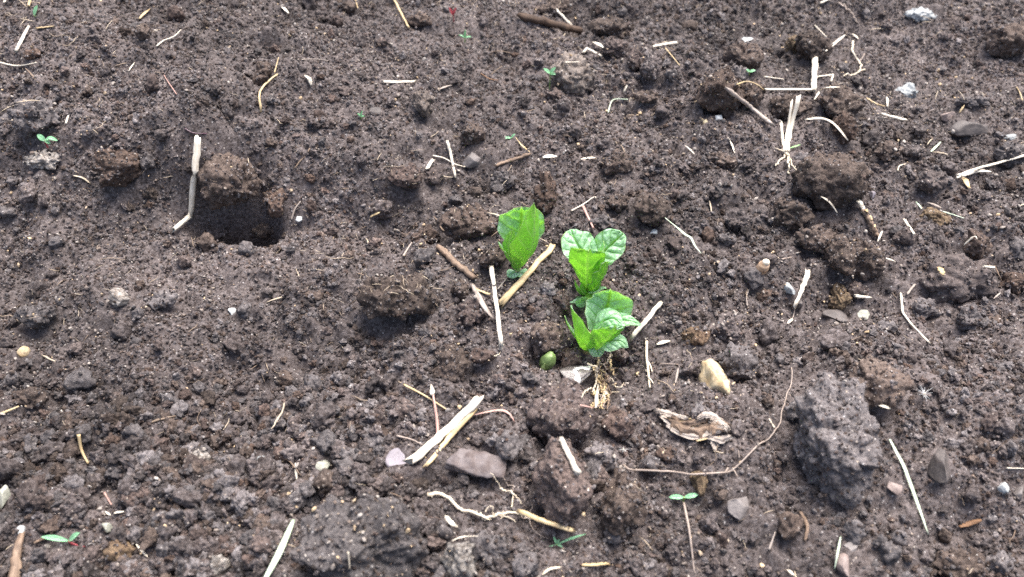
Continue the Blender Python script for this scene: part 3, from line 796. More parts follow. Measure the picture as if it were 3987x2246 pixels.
LINES = np.zeros(HM.shape, dtype=bool)         # under and just in front of a strand no big crumb lies
STONE_MARKS = list(STONE_AT)
def mark(C, R):
    for (x, y, z), r in zip(resample(C, 3 * len(C)) if len(C) > 2 else C, np.repeat(R, 3)):
        w_ = int((r + 0.002) / HS) + 1; f_ = int((r + 0.0045) / HS) + 1
        i, j = int((x - HX0) / HS), int((y - HY0) / HS)
        LINES[max(j - f_, 0):j + w_ + 1, max(i - w_, 0):i + w_ + 1] = True
for c_, r_ in STONE_MARKS:
    mark(np.array([c_]), np.array([r_]))
KIND = {'straw': 'straw', 'twig': 'twig', 'root': 'root', 'blade': 'grass_blade', 'flake': 'straw_flake', 'stalk': 'stalk'}
CATS = {'straw': 'straw', 'twig': 'twig', 'root': 'root', 'blade': 'grass', 'flake': 'straw', 'stalk': 'stalk'}
def strand_mesh(nm, pts, w, mat, style, seed=0, lift=0.5, ends=(0, 0), sharp=False, base=None):
    P, r = lay(pts, w, lift, ends, stiff=style in ('straw', 'twig', 'flake', 'stalk'))
    rr = np.random.default_rng(seed + 1)
    n = {'straw': 14, 'twig': 22, 'root': 46, 'blade': 18, 'flake': 12, 'stalk': 16}[style]
    if sharp:      # kinked straw: keep the corners
        C = np.vstack([resample([a, b], 8)[:-1] for a, b in zip(P[:-1], P[1:])] + [P[-1:]]); n = len(C)
    else:
        C = resample(P, n)
    s = np.linspace(0, 1, n)
    if style == 'straw':
        R = r * (1 + 0.10 * np.sin(s * 3 + seed)) * np.where((s < .04) | (s > .96), .92, 1); fl = 0.72; rag = 2.6 * r
        R = R * (1.2 - 0.2 * np.clip(vnoise(xyz(s * 5 + seed, s * 0), seed), 0, 1)) * (1 - 0.10 * s * (seed % 3))
        C = C + rr.normal(0, r * 0.10, C.shape); fl = 0.9 if sharp else 0.5 + 0.3 * ((seed * 7) % 10) / 10
    elif style == 'twig':
        R = r * (0.85 + 0.35 * np.abs(rr.normal(size=n)) * 0.5) * np.clip(np.minimum(s, 1 - s) * 9 + .45, 0, 1); fl = 0.85; rag = 1.2 * r
        C = C + rr.normal(0, r * 0.12, C.shape)
    elif style == 'root':
        R = r * (1.05 - 0.55 * s); fl = 1.0; rag = 0
        wob = np.cumsum(rr.normal(0, 1, C.shape), axis=0); wob -= wob[0] + s[:, None] * (wob[-1] - wob[0])
        C = C + wob * r * 0.42
        C[:, 2] = np.maximum(C[:, 2], height(C[:, 0], C[:, 1]) + r * 0.6 + 0.0006)
    elif style == 'stalk':
        R = r * (1.1 - 0.45 * s); fl = 0.9; rag = 0
    elif style == 'blade':
        C[:, 2] = np.maximum(C[:, 2], height(C[:, 0], C[:, 1]) + r * 0.5 + 0.0016)
        C[1:-1, 2] = (C[:-2, 2] + C[1:-1, 2] + C[2:, 2]) / 3
        R = r * np.clip(np.sin(np.pi * (0.12 + 0.86 * s)), 0.10, 1) ** 0.7; fl = 0.22; rag = 0
    else:
        R = r * np.clip(np.sin(np.pi * (0.10 + 0.82 * s)), 0.08, 1) ** 0.8 * (1 + 0.12 * rr.normal(size=n)); fl = 0.20; rag = 0.5 * r
        C = C + np.array([0, 0, 1.0]) * (r * 0.35 * np.sin(s * 3.1))[:, None]
    mark(C, R)
    org = C[0].copy() if base is None else np.asarray(base)
    V, F, luv = tube(C - org, R, fl, 8 if w > 6 else 6, rag=rag, seed=seed, roll=0.3 * seed,
                     up=(0.25 * math.sin(seed), 0.25 * math.cos(seed * 1.7), 1))
    return mesh(nm, V, F, M[mat], luv=luv), org

def strand(label, pts, w, mat, style='straw', **kw):
    nm = KIND[style]
    me, org = strand_mesh(nm, pts, w, mat, style, seed=int(pts[0][0] * 3 + pts[0][1]) % 997, **kw)
    return tag(obj(nm, me, None, org), label, CATS[style])

S = strand
S('long bent white straw kinked at its foot, beside the deep dark hole', [(784, 592), (764, 680), (746, 856), (694, 908)], 22, 'straw_pale', sharp=True, ends=(0.006, 0.002), lift=1.2)
S('pale straw bent at the tip in the far corner above the small brown clod', [(70, 205), (100, 145), (116, 116)], 11, 'straw_pale')
S('short tan straw lying level beside the bent pale one in the far corner', [(150, 116), (208, 110)], 8, 'straw_tan')
S('thin wavy pale stem on the far fine soil below the tan blade', [(612, 190), (640, 168), (680, 152), (708, 125)], 6, 'straw_pale', 'stalk')
S('short broad tan leaf scrap above the thin wavy pale stem', [(545, 82), (586, 44)], 16, 'straw_tan', 'flake')
S('thin white stem reaching in from the edge below the far corner straws', [(0, 258), (75, 272), (150, 260)], 7, 'straw_pale', 'stalk')
S('tan straw cut off by the top edge above the tiny leaf', [(115, 32), (124, 0)], 9, 'straw_tan')
S('white straw stub cut off by the top corner', [(22, 18), (30, 0)], 9, 'straw_pale')
S('short pale splinter on the fine soil above the thin pink stem', [(503, 284), (526, 250)], 7, 'straw_pale', 'flake')
S('thin pink stem with a pale green top on the fine-grained slope', [(690, 374), (660, 330), (640, 298)], 4, 'root_pink', 'stalk')
S('thin glossy purple twig on the fine soil above the overhanging clod', [(722, 508), (755, 525), (808, 528)], 7, 'purple', 'stalk')
S('white rootlet lying over the pale rubble below the overhanging clod', [(290, 690), (325, 700), (354, 720)], 8, 'root_pale', 'flake')
S('tiny white splinter by the crusted clod', [(260, 488), (270, 456)], 9, 'straw_pale', 'flake')
S('long slanting tan straw hanging from the top edge', [(1530, 0), (1560, 60), (1592, 122)], 8, 'straw_tan')
S('thin tan straw at the top edge above the dome-topped clod', [(1381, 0), (1396, 48)], 5, 'straw_tan', 'stalk')
S('short straight white straw lying level on the far fine soil', [(1498, 327), (1611, 326)], 13, 'straw_pale')
S('bent white flake on the fine soil above the dark hollow', [(1190, 304), (1206, 318), (1214, 342)], 18, 'straw_pale', 'flake')
S('curved split straw hanging down the dark slope', [(1078, 308), (1035, 345), (1013, 385), (1020, 446)], 10, 'straw_tan', sharp=False)
S('thin orange stem standing above the curved split straw', [(1070, 290), (1086, 230)], 5, 'straw_tan', 'stalk')
S('faint grey stem lying level on the far soil', [(1176, 240), (1230, 238), (1282, 244)], 5, 'straw_grey', 'stalk')
S('thin orange-brown stem on the far soil near the beige clod', [(1872, 292), (1905, 312), (1940, 318)], 5, 'twig_orange', 'stalk')
S('small pale papery flake near the beige clod', [(1712, 356), (1758, 340)], 16, 'straw_grey', 'flake')
S('white scrap beside the dome-topped grey clod', [(1098, 34), (1126, 60)], 14, 'straw_pale', 'flake')
S('pale upright straw crossed by a thin stem, uphill of the grey clod', [(1744, 565), (1758, 620), (1772, 692)], 11, 'straw_pale')
S('thin pale stem crossing the upright straw', [(1686, 612), (1730, 622), (1772, 645), (1812, 656)], 6, 'straw_pale', 'stalk')
S('short fat straw scrap standing among dark lumps', [(1664, 662), (1682, 634)], 14, 'straw_pale')
S('thick brown twig pointing at the pale grey angular stone', [(1928, 654), (1995, 632), (2064, 608)], 14, 'twig_brown', 'twig')
S('tan fibre tuft curling above the brown twig', [(2008, 545), (2030, 575), (2062, 602)], 8, 'straw_tan', 'flake')
S('long dark wood stick near the top edge', [(2022, 76), (2120, 98), (2262, 134)], 34, 'twig_dark', 'twig')
S('white straw leaning across the dark wood stick', [(2170, 54), (2226, 112)], 10, 'straw_pale', lift=1.5)
S('white paper-like flake in front of the dark brown block', [(2308, 174), (2348, 196)], 18, 'straw_pale', 'flake')
S('white straw lying level with a thin stem hanging below it', [(2546, 196), (2629, 181)], 10, 'straw_pale')
S('thin tan stem hanging below the level white straw', [(2590, 194), (2618, 228), (2646, 262)], 5, 'straw_tan', 'stalk')
S('pale bent straw beyond the whitish-crowned clod', [(2272, 214), (2285, 200), (2338, 228)], 9, 'straw_pale', sharp=True)
S('thin white straw lying behind the whitish-crowned clod', [(2200, 250), (2256, 248)], 5, 'straw_pale', 'stalk')
S('forked thin white grass scrap, its longer arm', [(2366, 446), (2386, 396), (2444, 394)], 6, 'grass_pale', 'stalk')
S('short white stem stub in front of the rust-orange patch', [(2428, 365), (2440, 340)], 10, 'straw_pale', 'flake')
S('white flat flake beside the dark brown faceted clod', [(2262, 632), (2318, 626)], 14, 'straw_pale', 'flake')
S('crumpled white scrap behind the smaller leafy shoot', [(2114, 622), (2168, 618)], 20, 'straw_pale', 'flake')
S('long splintered grey wood strip running down from the tall shaded clod', [(2825, 368), (2880, 410), (2925, 445), (2998, 505)], 20, 'straw_grey', 'twig')
S('forked pale splinter on the far soil, upright arm', [(2832, 540), (2846, 565), (2860, 604)], 8, 'straw_pale', 'flake')
S('short pale splinter lying beside the reddish crust', [(2668, 576), (2702, 608)], 8, 'straw_pale', 'flake')
S('curved thin tan stem arching over the brown clod', [(2866, 340), (2905, 328), (2945, 340), (2972, 362)], 6, 'straw_tan', 'stalk')
S('white straw lying level, the long arm of the white corner', [(2978, 358), (3166, 358)], 11, 'straw_pale', lift=1.0)
S('upright thick white straw meeting the level one at a corner', [(3164, 360), (3165, 262)], 19, 'straw_pale', lift=1.0, ends=(0, 0.004))
S('thin pale straw lying behind the corner of white straws', [(2972, 306), (3050, 316)], 6, 'straw_pale', 'stalk')
S('tapered white splinter leaning on the smooth-faced reddish clod', [(3204, 232), (3282, 166)], 12, 'straw_pale', 'flake')
S('thin pale straw looped beside the upright thick white straw', [(3178, 306), (3242, 298), (3234, 322)], 6, 'straw_pale', sharp=True)
S('arching tan and white straw strip over the rounded clod', [(3168, 398), (3190, 366), (3215, 352), (3266, 350)], 11, 'straw_pale', 'flake', lift=1.2)
S('broad arched white leaf strip below the corner straws', [(3128, 490), (3190, 488), (3240, 512), (3292, 570)], 20, 'straw_pale', 'flake', lift=1.2)
S('short fat white straw on the slope below two thin stems', [(3434, 452), (3514, 473)], 12, 'straw_pale')
S('thin tan stem pointing to the tiny upright straw', [(3372, 388), (3410, 410), (3444, 420)], 6, 'straw_tan', 'stalk')
S('thin pale stem fanning below the tan one', [(3366, 394), (3404, 446)], 6, 'straw_grey', 'stalk')
S('tiny upright white straw at the end of the thin tan stem', [(3453, 421), (3452, 390)], 7, 'straw_pale')
S('bluish white grass snippet on the far slope', [(3620, 598), (3660, 560)], 9, 'grass_pale', 'blade')
S('thin tan straw scrap above the dark egg-shaped stone', [(3732, 446), (3752, 416)], 7, 'straw_tan', 'flake')
S('thin tan stem lying at the picture edge on the far slope', [(3955, 345), (3968, 368), (3978, 398)], 6, 'straw_tan', 'stalk')
S('curly pale rootlet above the rubbly grey clod', [(3492, 672), (3500, 652), (3524, 645)], 6, 'root_pale', 'stalk')
S('thin orange root near the top edge', [(3262, 18), (3300, 55), (3340, 96)], 7, 'root_tan', 'root')
S('short white straw near the top edge', [(3194, 18), (3224, 4)], 8, 'straw_pale')
S('pale thin stem on the slope below the top orange root', [(3172, 105), (3216, 150)], 5, 'straw_pale', 'stalk')
S('white flake on the far slope above the branching pale root', [(3316, 138), (3340, 158)], 10, 'straw_pale', 'flake')
S('thick beige straw lying across the foot of the smaller leafy shoot', [(1962, 1184), (2040, 1096), (2146, 976)], 25, 'straw_tan', lift=0.9)
S('long straight white straw below the round reddish clod', [(1914, 1060), (1932, 1200), (1951, 1354)], 18, 'straw_pale', lift=0.9)
S('weathered brown stick lying slantwise below the large fuzzy clod', [(1704, 968), (1780, 1040), (1852, 1096)], 27, 'twig_brown', 'twig')
S('flat grey leaf strip beside the long straight white straw', [(1838, 1118), (1880, 1200), (1926, 1262)], 24, 'straw_grey', 'flake')
S('short tan straw end at the top of the flat grey leaf strip', [(1856, 1134), (1902, 1152)], 10, 'straw_tan')
S('thin stem leaning against the long straight white straw', [(1938, 1132), (1976, 1086)], 6, 'straw_grey', 'stalk')
S('curly root hair at the foot of the long straight white straw', [(1924, 1392), (1950, 1380), (1962, 1345)], 4, 'root_pale', 'root')
S('bold white straw pointing at the lower potato shoot', [(2460, 1322), (2512, 1262), (2566, 1194)], 17, 'straw_pale', lift=1.2)
S('pinkish dry stalk behind the upper potato shoot', [(2268, 826), (2284, 862), (2308, 912)], 11, 'root_pink', 'stalk')
S('thin curved pale stem above the pinkish dry stalk', [(2224, 830), (2270, 805), (2312, 776), (2320, 782)], 6, 'straw_pale', 'stalk', lift=2)
S('long thin whitish grass blade on the open soil past the upper shoot', [(2588, 858), (2660, 920), (2727, 996)], 10, 'grass_pale', 'blade', lift=1.5)
S('white ragged flake below the bold white straw', [(2556, 1348), (2608, 1334)], 16, 'straw_pale', 'flake')
S('thin horizontal rootlet below the white ragged flake', [(2568, 1420), (2640, 1424)], 4, 'root_tan', 'stalk')
S('pale slanting splinter beside the dark clod near the ochre stone', [(2628, 1500), (2640, 1440)], 10, 'straw_grey', 'flake')
S('thin pale stem under the tan husk', [(2908, 1198), (2905, 1160), (2916, 1130)], 6, 'straw_grey', 'stalk')
S('white straw with a pointed end pointing down at a thin tail', [(3142, 1074), (3118, 1140), (3094, 1196)], 18, 'straw_pale', lift=0.9)
S('small white scrap at the end of the thin tail', [(3084, 1248), (3064, 1266)], 12, 'straw_pale', 'flake')
S('thin reddish tail joining the white straw to its scrap', [(3094, 1196), (3090, 1222), (3083, 1248)], 5, 'root_tan', 'stalk')
S('pale curved leaf shred uphill of the stepped ledge', [(3194, 778), (3225, 800), (3258, 844)], 12, 'straw_pale', 'flake')
S('short pale straw lying on the grey clod', [(3514, 868), (3552, 926)], 11, 'straw_pale')
S('tiny greenish white straw above the dry-grass-capped clod', [(3563, 792), (3586, 820)], 9, 'grass_pale', 'flake')
S('greenish dry grass lying over the tan-fronted clod', [(3606, 794), (3662, 816)], 10, 'straw_grey', 'flake')
S('green-tipped thin stem beyond the tan-fronted clod', [(3668, 830), (3720, 846), (3750, 856)], 6, 'grass_pale', 'stalk')
S('pale shred hanging off the brown wedge clod', [(3746, 965), (3788, 930), (3800, 940)], 8, 'straw_pale', 'flake')
S('thin upright pale straw at the foot of the knotty twig', [(3414, 948), (3432, 906)], 9, 'straw_pale', 'flake')
S('long thin stem bent in the middle on the open soil', [(3504, 1154), (3512, 1225), (3540, 1265), (3612, 1340)], 8, 'straw_pale', sharp=True)
S('short thin straw near the top of the bent stem', [(3530, 1150), (3558, 1114)], 8, 'straw_grey')
S('short cut straw piece lying level beside the dark wedge clod', [(3334, 1162), (3380, 1166)], 13, 'straw_pale')
S('short cream straw at the rim of the wide pale flat clod', [(3828, 1044), (3866, 1048)], 10, 'straw_pale')
S('thin brown stem falling from the rim of the wide pale flat clod', [(3868, 1042), (3882, 1070), (3896, 1104)], 5, 'twig_brown', 'stalk')
S('faint pale straw at the edge below the wide pale flat clod', [(3864, 1170), (3892, 1146)], 8, 'straw_grey', 'flake')
S('cream scrap stuck on the wide pale flat clod', [(3650, 1050), (3668, 1080)], 24, 'straw_tan', 'flake')
S('cream flake on the slope below the knotty twig', [(3448, 1014), (3484, 1026)], 12, 'straw_pale', 'flake')
S('tan stick poking in from the picture edge in the coarse soil', [(0, 1620), (40, 1604), (78, 1588)], 10, 'straw_tan', 'stalk')
S('curled tan stem with a knobbed end beside the rounded purplish clod', [(310, 1698), (322, 1760), (348, 1812)], 13, 'straw_tan', 'stalk')
S('flat brown wood strip standing at the bottom edge', [(64, 2262), (72, 2180), (82, 2118)], 36, 'twig_brown', 'straw')
S('tan stick under the bright two-leaved seedling', [(142, 2118), (200, 2090)], 13, 'twig_brown', 'twig')
S('pale pointed straw scrap near the bottom edge', [(536, 2126), (556, 2150), (578, 2174)], 12, 'straw_pale', 'flake')
S('short pinkish stem above two cream flakes', [(410, 1924), (438, 1972)], 8, 'root_pink', 'stalk')
S('cream flake in the dark coarse soil', [(446, 2004), (486, 1998)], 13, 'straw_pale', 'flake')
S('small white splinter beside the cream flake', [(412, 1996), (434, 2012)], 9, 'straw_pale', 'flake')
S('thin tan stalk lying slantwise behind the split straw', [(1574, 1504), (1660, 1550), (1742, 1602)], 9, 'straw_tan', 'stalk')
S('thin pinkish stalk crossing toward the split straw', [(1545, 1704), (1600, 1718), (1645, 1738)], 8, 'root_tan', 'stalk')
S('thin pointed pink-white leaf sprouting past the split straw tip', [(1836, 1626), (1890, 1614), (1952, 1606), (1985, 1622), (2005, 1655)], 12, 'root_pink', 'flake')
S('white splinter standing near the cream-white pebble', [(1158, 1876), (1152, 1810)], 10, 'straw_pale', 'flake')
S('pale rootlet hanging down the widest flat clod', [(1358, 2158), (1364, 2222)], 7, 'root_pale', 'stalk')
S('white pointed shard on the grey clod below the white root', [(1733, 2018), (1756, 2046), (1786, 2064)], 20, 'straw_pale', 'flake')
S('small white straw scrap above the mottled pale clod', [(1762, 2114), (1800, 2100), (1862, 2096)], 9, 'straw_pale', 'flake')
S('pale straw chip lying on the tall grey clod', [(2188, 1730), (2215, 1785), (2246, 1846)], 20, 'straw_pale', 'straw', lift=1.2)
S('dry straw under the green sprig, lying along the white root', [(2024, 2024), (2120, 2062), (2222, 2096)], 16, 'straw_tan', lift=1.0)
S('tan straw lying level at the bottom edge', [(2272, 2206), (2366, 2200)], 12, 'straw_tan')
S('curved cream root piece at the bottom edge', [(2112, 2242), (2140, 2222), (2182, 2214)], 14, 'root_pale', 'flake')
S('long thin upright stalk below the two-leaved seedling', [(2660, 1966), (2682, 2080), (2702, 2246)], 10, 'root_tan', 'stalk', lift=1.5)
S('short brown twig in the crumbs below the huge rounded clod', [(3112, 1998), (3140, 2050), (3132, 2110)], 14, 'twig_brown', 'twig')
S('pale forked stem at the lower soil below the heart-shaped stone', [(2992, 2146), (3016, 2076)], 8, 'straw_grey', 'stalk')
S('cream chip at the bottom edge below the pale forked stem', [(3062, 2224), (3090, 2246)], 14, 'straw_pale', 'flake')
S('orange-brown wood chip at the lip of the corner hollow', [(3732, 2058), (3770, 2046), (3812, 2032)], 22, 'twig_orange', 'flake')
S('cream flake at the shoulder of the huge rounded clod', [(3418, 1584), (3462, 1598)], 14, 'straw_pale', 'flake')
S('thin white wisp at the picture edge beyond the pointed stone', [(3915, 1828), (3987, 1830)], 6, 'straw_pale', 'stalk')
S('long green grass blade with white tip, beside the huge rounded clod', [(3456, 1724), (3490, 1790), (3530, 1880), (3606, 2094)], 17, 'grass_pale', 'blade', lift=2.0)
S('short thin green blade above the pinkish grey stone', [(3268, 2098), (3256, 2165), (3244, 2226)], 9, 'grass_pale', 'blade', lift=2.0)
S('tall pale green grass blade leaning out at the bottom edge', [(1150, 2040), (1098, 2160), (1045, 2262), (1000, 2340)], 27, 'grass_pale', 'blade', lift=2.0)
S('thin reddish stalk lying on the slope by the split pink stem', [(3040, 1020), (3080, 1012)], 7, 'root_tan', 'stalk')
S('pale straw bit below the deep dark hole', [(1136, 862), (1150, 820), (1172, 790)], 8, 'straw_grey', 'stalk')
S('small tan splinter uphill of the large fuzzy clod', [(1446, 878), (1482, 860)], 12, 'straw_tan', 'flake')
S('pair of leaning grey stems, the longer one', [(1570, 1004), (1604, 950)], 8, 'straw_grey', 'stalk')

def ragged(name, pts, w, mat, parent, base, lift=0.8, seed=0, arch=0.35, jag=0.35):
    """a torn fibrous sheet: ridged along its length, jagged ends and edges, real thickness"""
    P, r = lay(pts, w, lift, stiff=False)
    rr = np.random.default_rng(seed)
    n, m = 36, 15
    C = resample(P, n); s = np.linspace(0, 1, n); k = np.linspace(-1, 1, m)
    T = np.gradient(C, axis=0); T /= np.linalg.norm(T, axis=1, keepdims=True)
    B = np.cross(T, (0.1, -0.25, 1)); B /= np.linalg.norm(B, axis=1, keepdims=True); U = np.cross(B, T)
    wl = r * np.clip(np.sin(np.pi * (0.12 + 0.78 * s)), 0.2, 1) ** 0.6 * (1 + jag * vnoise(xyz(s * 17, s * 0 + seed), seed + 1))
    wr = r * np.clip(np.sin(np.pi * (0.12 + 0.78 * s)), 0.2, 1) ** 0.6 * (1 + jag * vnoise(xyz(s * 17, s * 0 + seed + 9), seed + 2))
    K, S2 = np.meshgrid(k, s)
    off = np.where(K < 0, K * wl[:, None], K * wr[:, None])
    q_ = np.stack([K.ravel() * 6, S2.ravel() * 5, np.full(K.size, seed * 1.7)], 1)
    hgt = r * arch * (1 - K ** 2) + (r * 0.30 * vnoise(q_ * np.array([1.0, 0.5, 1]), seed + 5) + r * 0.14 * vnoise(q_ * 2.3, seed + 6)).reshape(K.shape)
    X = C[:, None, :] + off[:, :, None] * B[:, None, :] + hgt[:, :, None] * U[:, None, :]
    tear = (rr.random(m) - 0.3) * r * 1.5
    X[0] -= T[0] * tear[:, None]; X[1] -= T[0] * tear[:, None] * .5
    tear = (rr.random(m) - 0.3) * r * 1.5
    X[-1] += T[-1] * tear[:, None]; X[-2] += T[-1] * tear[:, None] * .5
    th = 0.0007
    top = X.reshape(-1, 3) - base; bot = (X - U[:, None, :] * th).reshape(-1, 3) - base
    i = (np.arange(n - 1)[:, None] * m + np.arange(m - 1)[None, :]).ravel()
    q1 = np.stack([i, i + 1, i + m + 1, i + m], 1); c_ = n * m
    ring = np.concatenate([np.arange(m), np.arange(1, n) * m + m - 1, (n - 1) * m + np.arange(m - 2, -1, -1), np.arange(n - 2, 0, -1) * m])
    r2 = np.roll(ring, -1)
    luv = np.tile(np.stack([K.ravel() * 1.2, S2.ravel() * np.linalg.norm(P[-1] - P[0])], 1), (2, 1))
    mark(C, np.full(n, r))
    return obj(name, mesh(name, np.vstack([top, bot]), [q1, q1[:, ::-1] + c_, np.stack([ring, r2, r2 + c_, ring + c_], 1)], M[mat], luv=luv), parent)

# things made of several strands
def bundle(name, label, cat, at, strands):
    b, _ = hit(*at)
    e = empty(name, b, label, cat)
    for i, (pn, pts, w, mat, style, *kw) in enumerate(strands):
        me, _o = strand_mesh(pn, pts, w, mat, style, seed=i * 17 + 3, base=b, **(kw[0] if kw else {}))
        obj(pn, me, e)
    return e

bundle('split_straw', 'thick pale straw split lengthwise into two strands, lying above the ribbed bark chunk', 'straw', (1735, 1700), [
 ('strand', [(1856, 1580), (1735, 1695), (1612, 1806)], 34, 'straw_pale', 'straw', dict(lift=0.9)),
 ('strand', [(1845, 1612), (1750, 1720), (1664, 1826)], 20, 'straw_tan', 'straw', dict(lift=0.8))])
bundle('stalk', 'pinkish upright stalk with a white knob on top, behind the split straw', 'stalk', (1700, 1700), [
 ('stem', [(1706, 1712), (1702, 1640), (1686, 1540)], 13, 'root_pink', 'stalk', dict(lift=1.2)),
 ('knob', [(1686, 1546), (1683, 1526)], 18, 'straw_pale', 'straw', dict(lift=1.4))])
bundle('root', 'pale branching root with fine hairs below the ribbed bark chunk', 'root', (1900, 2005), [
 ('main_root', [(1664, 1936), (1690, 1928), (1730, 1932), (1790, 1975), (1830, 1975), (1880, 2004), (1915, 2008), (1950, 1990), (2000, 1988), (2060, 2015), (2105, 2040)], 15, 'root_pale', 'root', dict(lift=1.5)),
 ('rootlet', [(1990, 1985), (1995, 1950), (1985, 1930), (1945, 1914), (1930, 1885), (1910, 1853)], 6, 'root_pale', 'root', dict(lift=3)),
 ('rootlet', [(1945, 1914), (1985, 1925), (2015, 1945), (2030, 1972)], 7, 'root_pale', 'root', dict(lift=3)),
 ('rootlet', [(1985, 1930), (1998, 1905), (1972, 1900), (1958, 1862)], 5, 'root_tan', 'root', dict(lift=3)),
 ('rootlet', [(1890, 2000), (1905, 1982), (1920, 1985), (1915, 2005)], 5, 'root_pale', 'root', dict(lift=3)),
 ('rootlet', [(1870, 2002), (1880, 2022), (1915, 2020), (1922, 2004)], 6, 'root_pale', 'root', dict(lift=1)),
 ('rootlet', [(1925, 2008), (1960, 2018), (1985, 2020), (2008, 2040)], 7, 'root_pale', 'root', dict(lift=1)),
 ('rootlet', [(1960, 1996), (1952, 2012), (1950, 2024)], 5, 'root_pale', 'root'),
 ('rootlet', [(2030, 2000), (2035, 2022), (2062, 2030), (2068, 2062), (2100, 2090), (2140, 2105)], 5, 'root_tan', 'root', dict(lift=2)),
 ('rootlet', [(2052, 2010), (2072, 1980), (2070, 1968)], 4, 'root_tan', 'root', dict(lift=2)),
 ('rootlet', [(1684, 1930), (1682, 1942)], 6, 'root_pale', 'stalk')])
bundle('root', 'long thin pinkish root sweeping in an arc past the frayed bark', 'root', (2830, 1832), [
 ('main_root', [(2424, 1818), (2446, 1834), (2520, 1838), (2620, 1838), (2700, 1846), (2780, 1838), (2832, 1830), (2880, 1785), (2920, 1745), (2975, 1715), (3008, 1682), (3036, 1640), (3042, 1600), (3060, 1550), (3076, 1500), (3078, 1440)], 8.5, 'root_tan', 'root', dict(lift=2.0)),
 ('rootlet', [(2832, 1830), (2820, 1850)], 9, 'root_tan', 'stalk', dict(lift=1.5)),
 ('rootlet', [(2876, 1790), (2872, 1762)], 5, 'root_tan', 'stalk', dict(lift=2)),
 ('rootlet', [(2850, 1828), (2870, 1862)], 6, 'root_tan', 'stalk', dict(lift=1)),
 ('rootlet', [(3012, 1676), (2990, 1640)], 7, 'root_pale', 'stalk', dict(lift=1.5))])
bundle('root', 'branching pale root hooked at its end on the far slope beside the tapered splinter', 'root', (3338, 260), [
 ('main_root', [(3318, 170), (3310, 200), (3332, 235), (3342, 265), (3330, 288), (3280, 308)], 8, 'root_pale', 'root', dict(lift=1.5)),
 ('rootlet', [(3338, 250), (3352, 238), (3364, 218)], 6, 'root_tan', 'stalk', dict(lift=1.5)),
 ('rootlet', [(3338, 284), (3366, 276)], 8, 'root_pale', 'stalk')])
bundle('stubble', 'tuft of white cut straw stubble with roots standing on the far slope', 'straw', (3062, 600), [
 ('stem', [(3062, 600), (3074, 520), (3092, 442)], 15, 'straw_pale', 'straw', dict(lift=1.0, ends=(0, 0.010))),
 ('stem', [(3058, 600), (3064, 520), (3070, 446)], 13, 'straw_pale', 'straw', dict(lift=1.0, ends=(0, 0.008))),
 ('stem', [(3054, 600), (3046, 560), (3034, 508)], 10, 'straw_pale', 'straw', dict(ends=(0, 0.004))),
 ('shoot', [(3072, 588), (3090, 582), (3114, 574)], 8, 'grass_green', 'blade', dict(lift=2)),
 ('root', [(3062, 596), (3064, 640), (3066, 684)], 12, 'root_pale', 'root'),
 ('root', [(3056, 604), (3040, 625), (3016, 652)], 8, 'root_pale', 'root'),
 ('root', [(3066, 610), (3085, 640), (3098, 670)], 6, 'root_pale', 'root'),
 ('root', [(3048, 596), (3030, 585), (3014, 580)], 5, 'root_pale', 'root')])
bundle('straw', 'long straw split at its middle with a yellow frayed end, at the picture edge', 'straw', (3800, 680), [
 ('strand', [(3720, 706), (3800, 676), (3880, 655), (3976, 628)], 11, 'straw_pale', 'straw', dict(lift=1.2)),
 ('strand', [(3740, 698), (3800, 680), (3852, 680)], 15, 'straw_pale', 'flake', dict(lift=1.2)),
 ('frayed_end', [(3745, 700), (3758, 722), (3770, 742)], 22, 'straw_tan', 'flake'),
 ('frayed_end', [(3722, 700), (3735, 690)], 14, 'straw_pale', 'flake')])
bundle('twig', 'knotty tan twig with a white cut tip above the stepped ledge', 'twig', (3400, 910), [
 ('stick', [(3352, 822), (3375, 862), (3404, 918), (3416, 932)], 21, 'twig_brown', 'twig', dict(lift=1.0)),
 ('cut_tip', [(3342, 800), (3356, 828)], 20, 'straw_pale', 'straw', dict(lift=1.2)),
 ('scale', [(3362, 838), (3372, 846)], 24, 'straw_tan', 'flake', dict(lift=1.6)),
 ('scale', [(3378, 868), (3388, 876)], 25, 'straw_tan', 'flake', dict(lift=1.6)),
 ('scale', [(3392, 896), (3402, 906)], 24, 'straw_tan', 'flake', dict(lift=1.6))])
bundle('stalk', 'thin forked pale stalk standing past the bold white straw', 'stalk', (2525, 1500), [
 ('stem', [(2516, 1338), (2516, 1400), (2522, 1450), (2528, 1520)], 11, 'root_pale', 'stalk', dict(lift=1.5)),
 ('branch', [(2518, 1412), (2530, 1430), (2538, 1456)], 7, 'root_pale', 'stalk', dict(lift=1.5)),
 ('branch', [(2524, 1478), (2536, 1490), (2542, 1500)], 7, 'root_pale', 'stalk', dict(lift=1.2))])
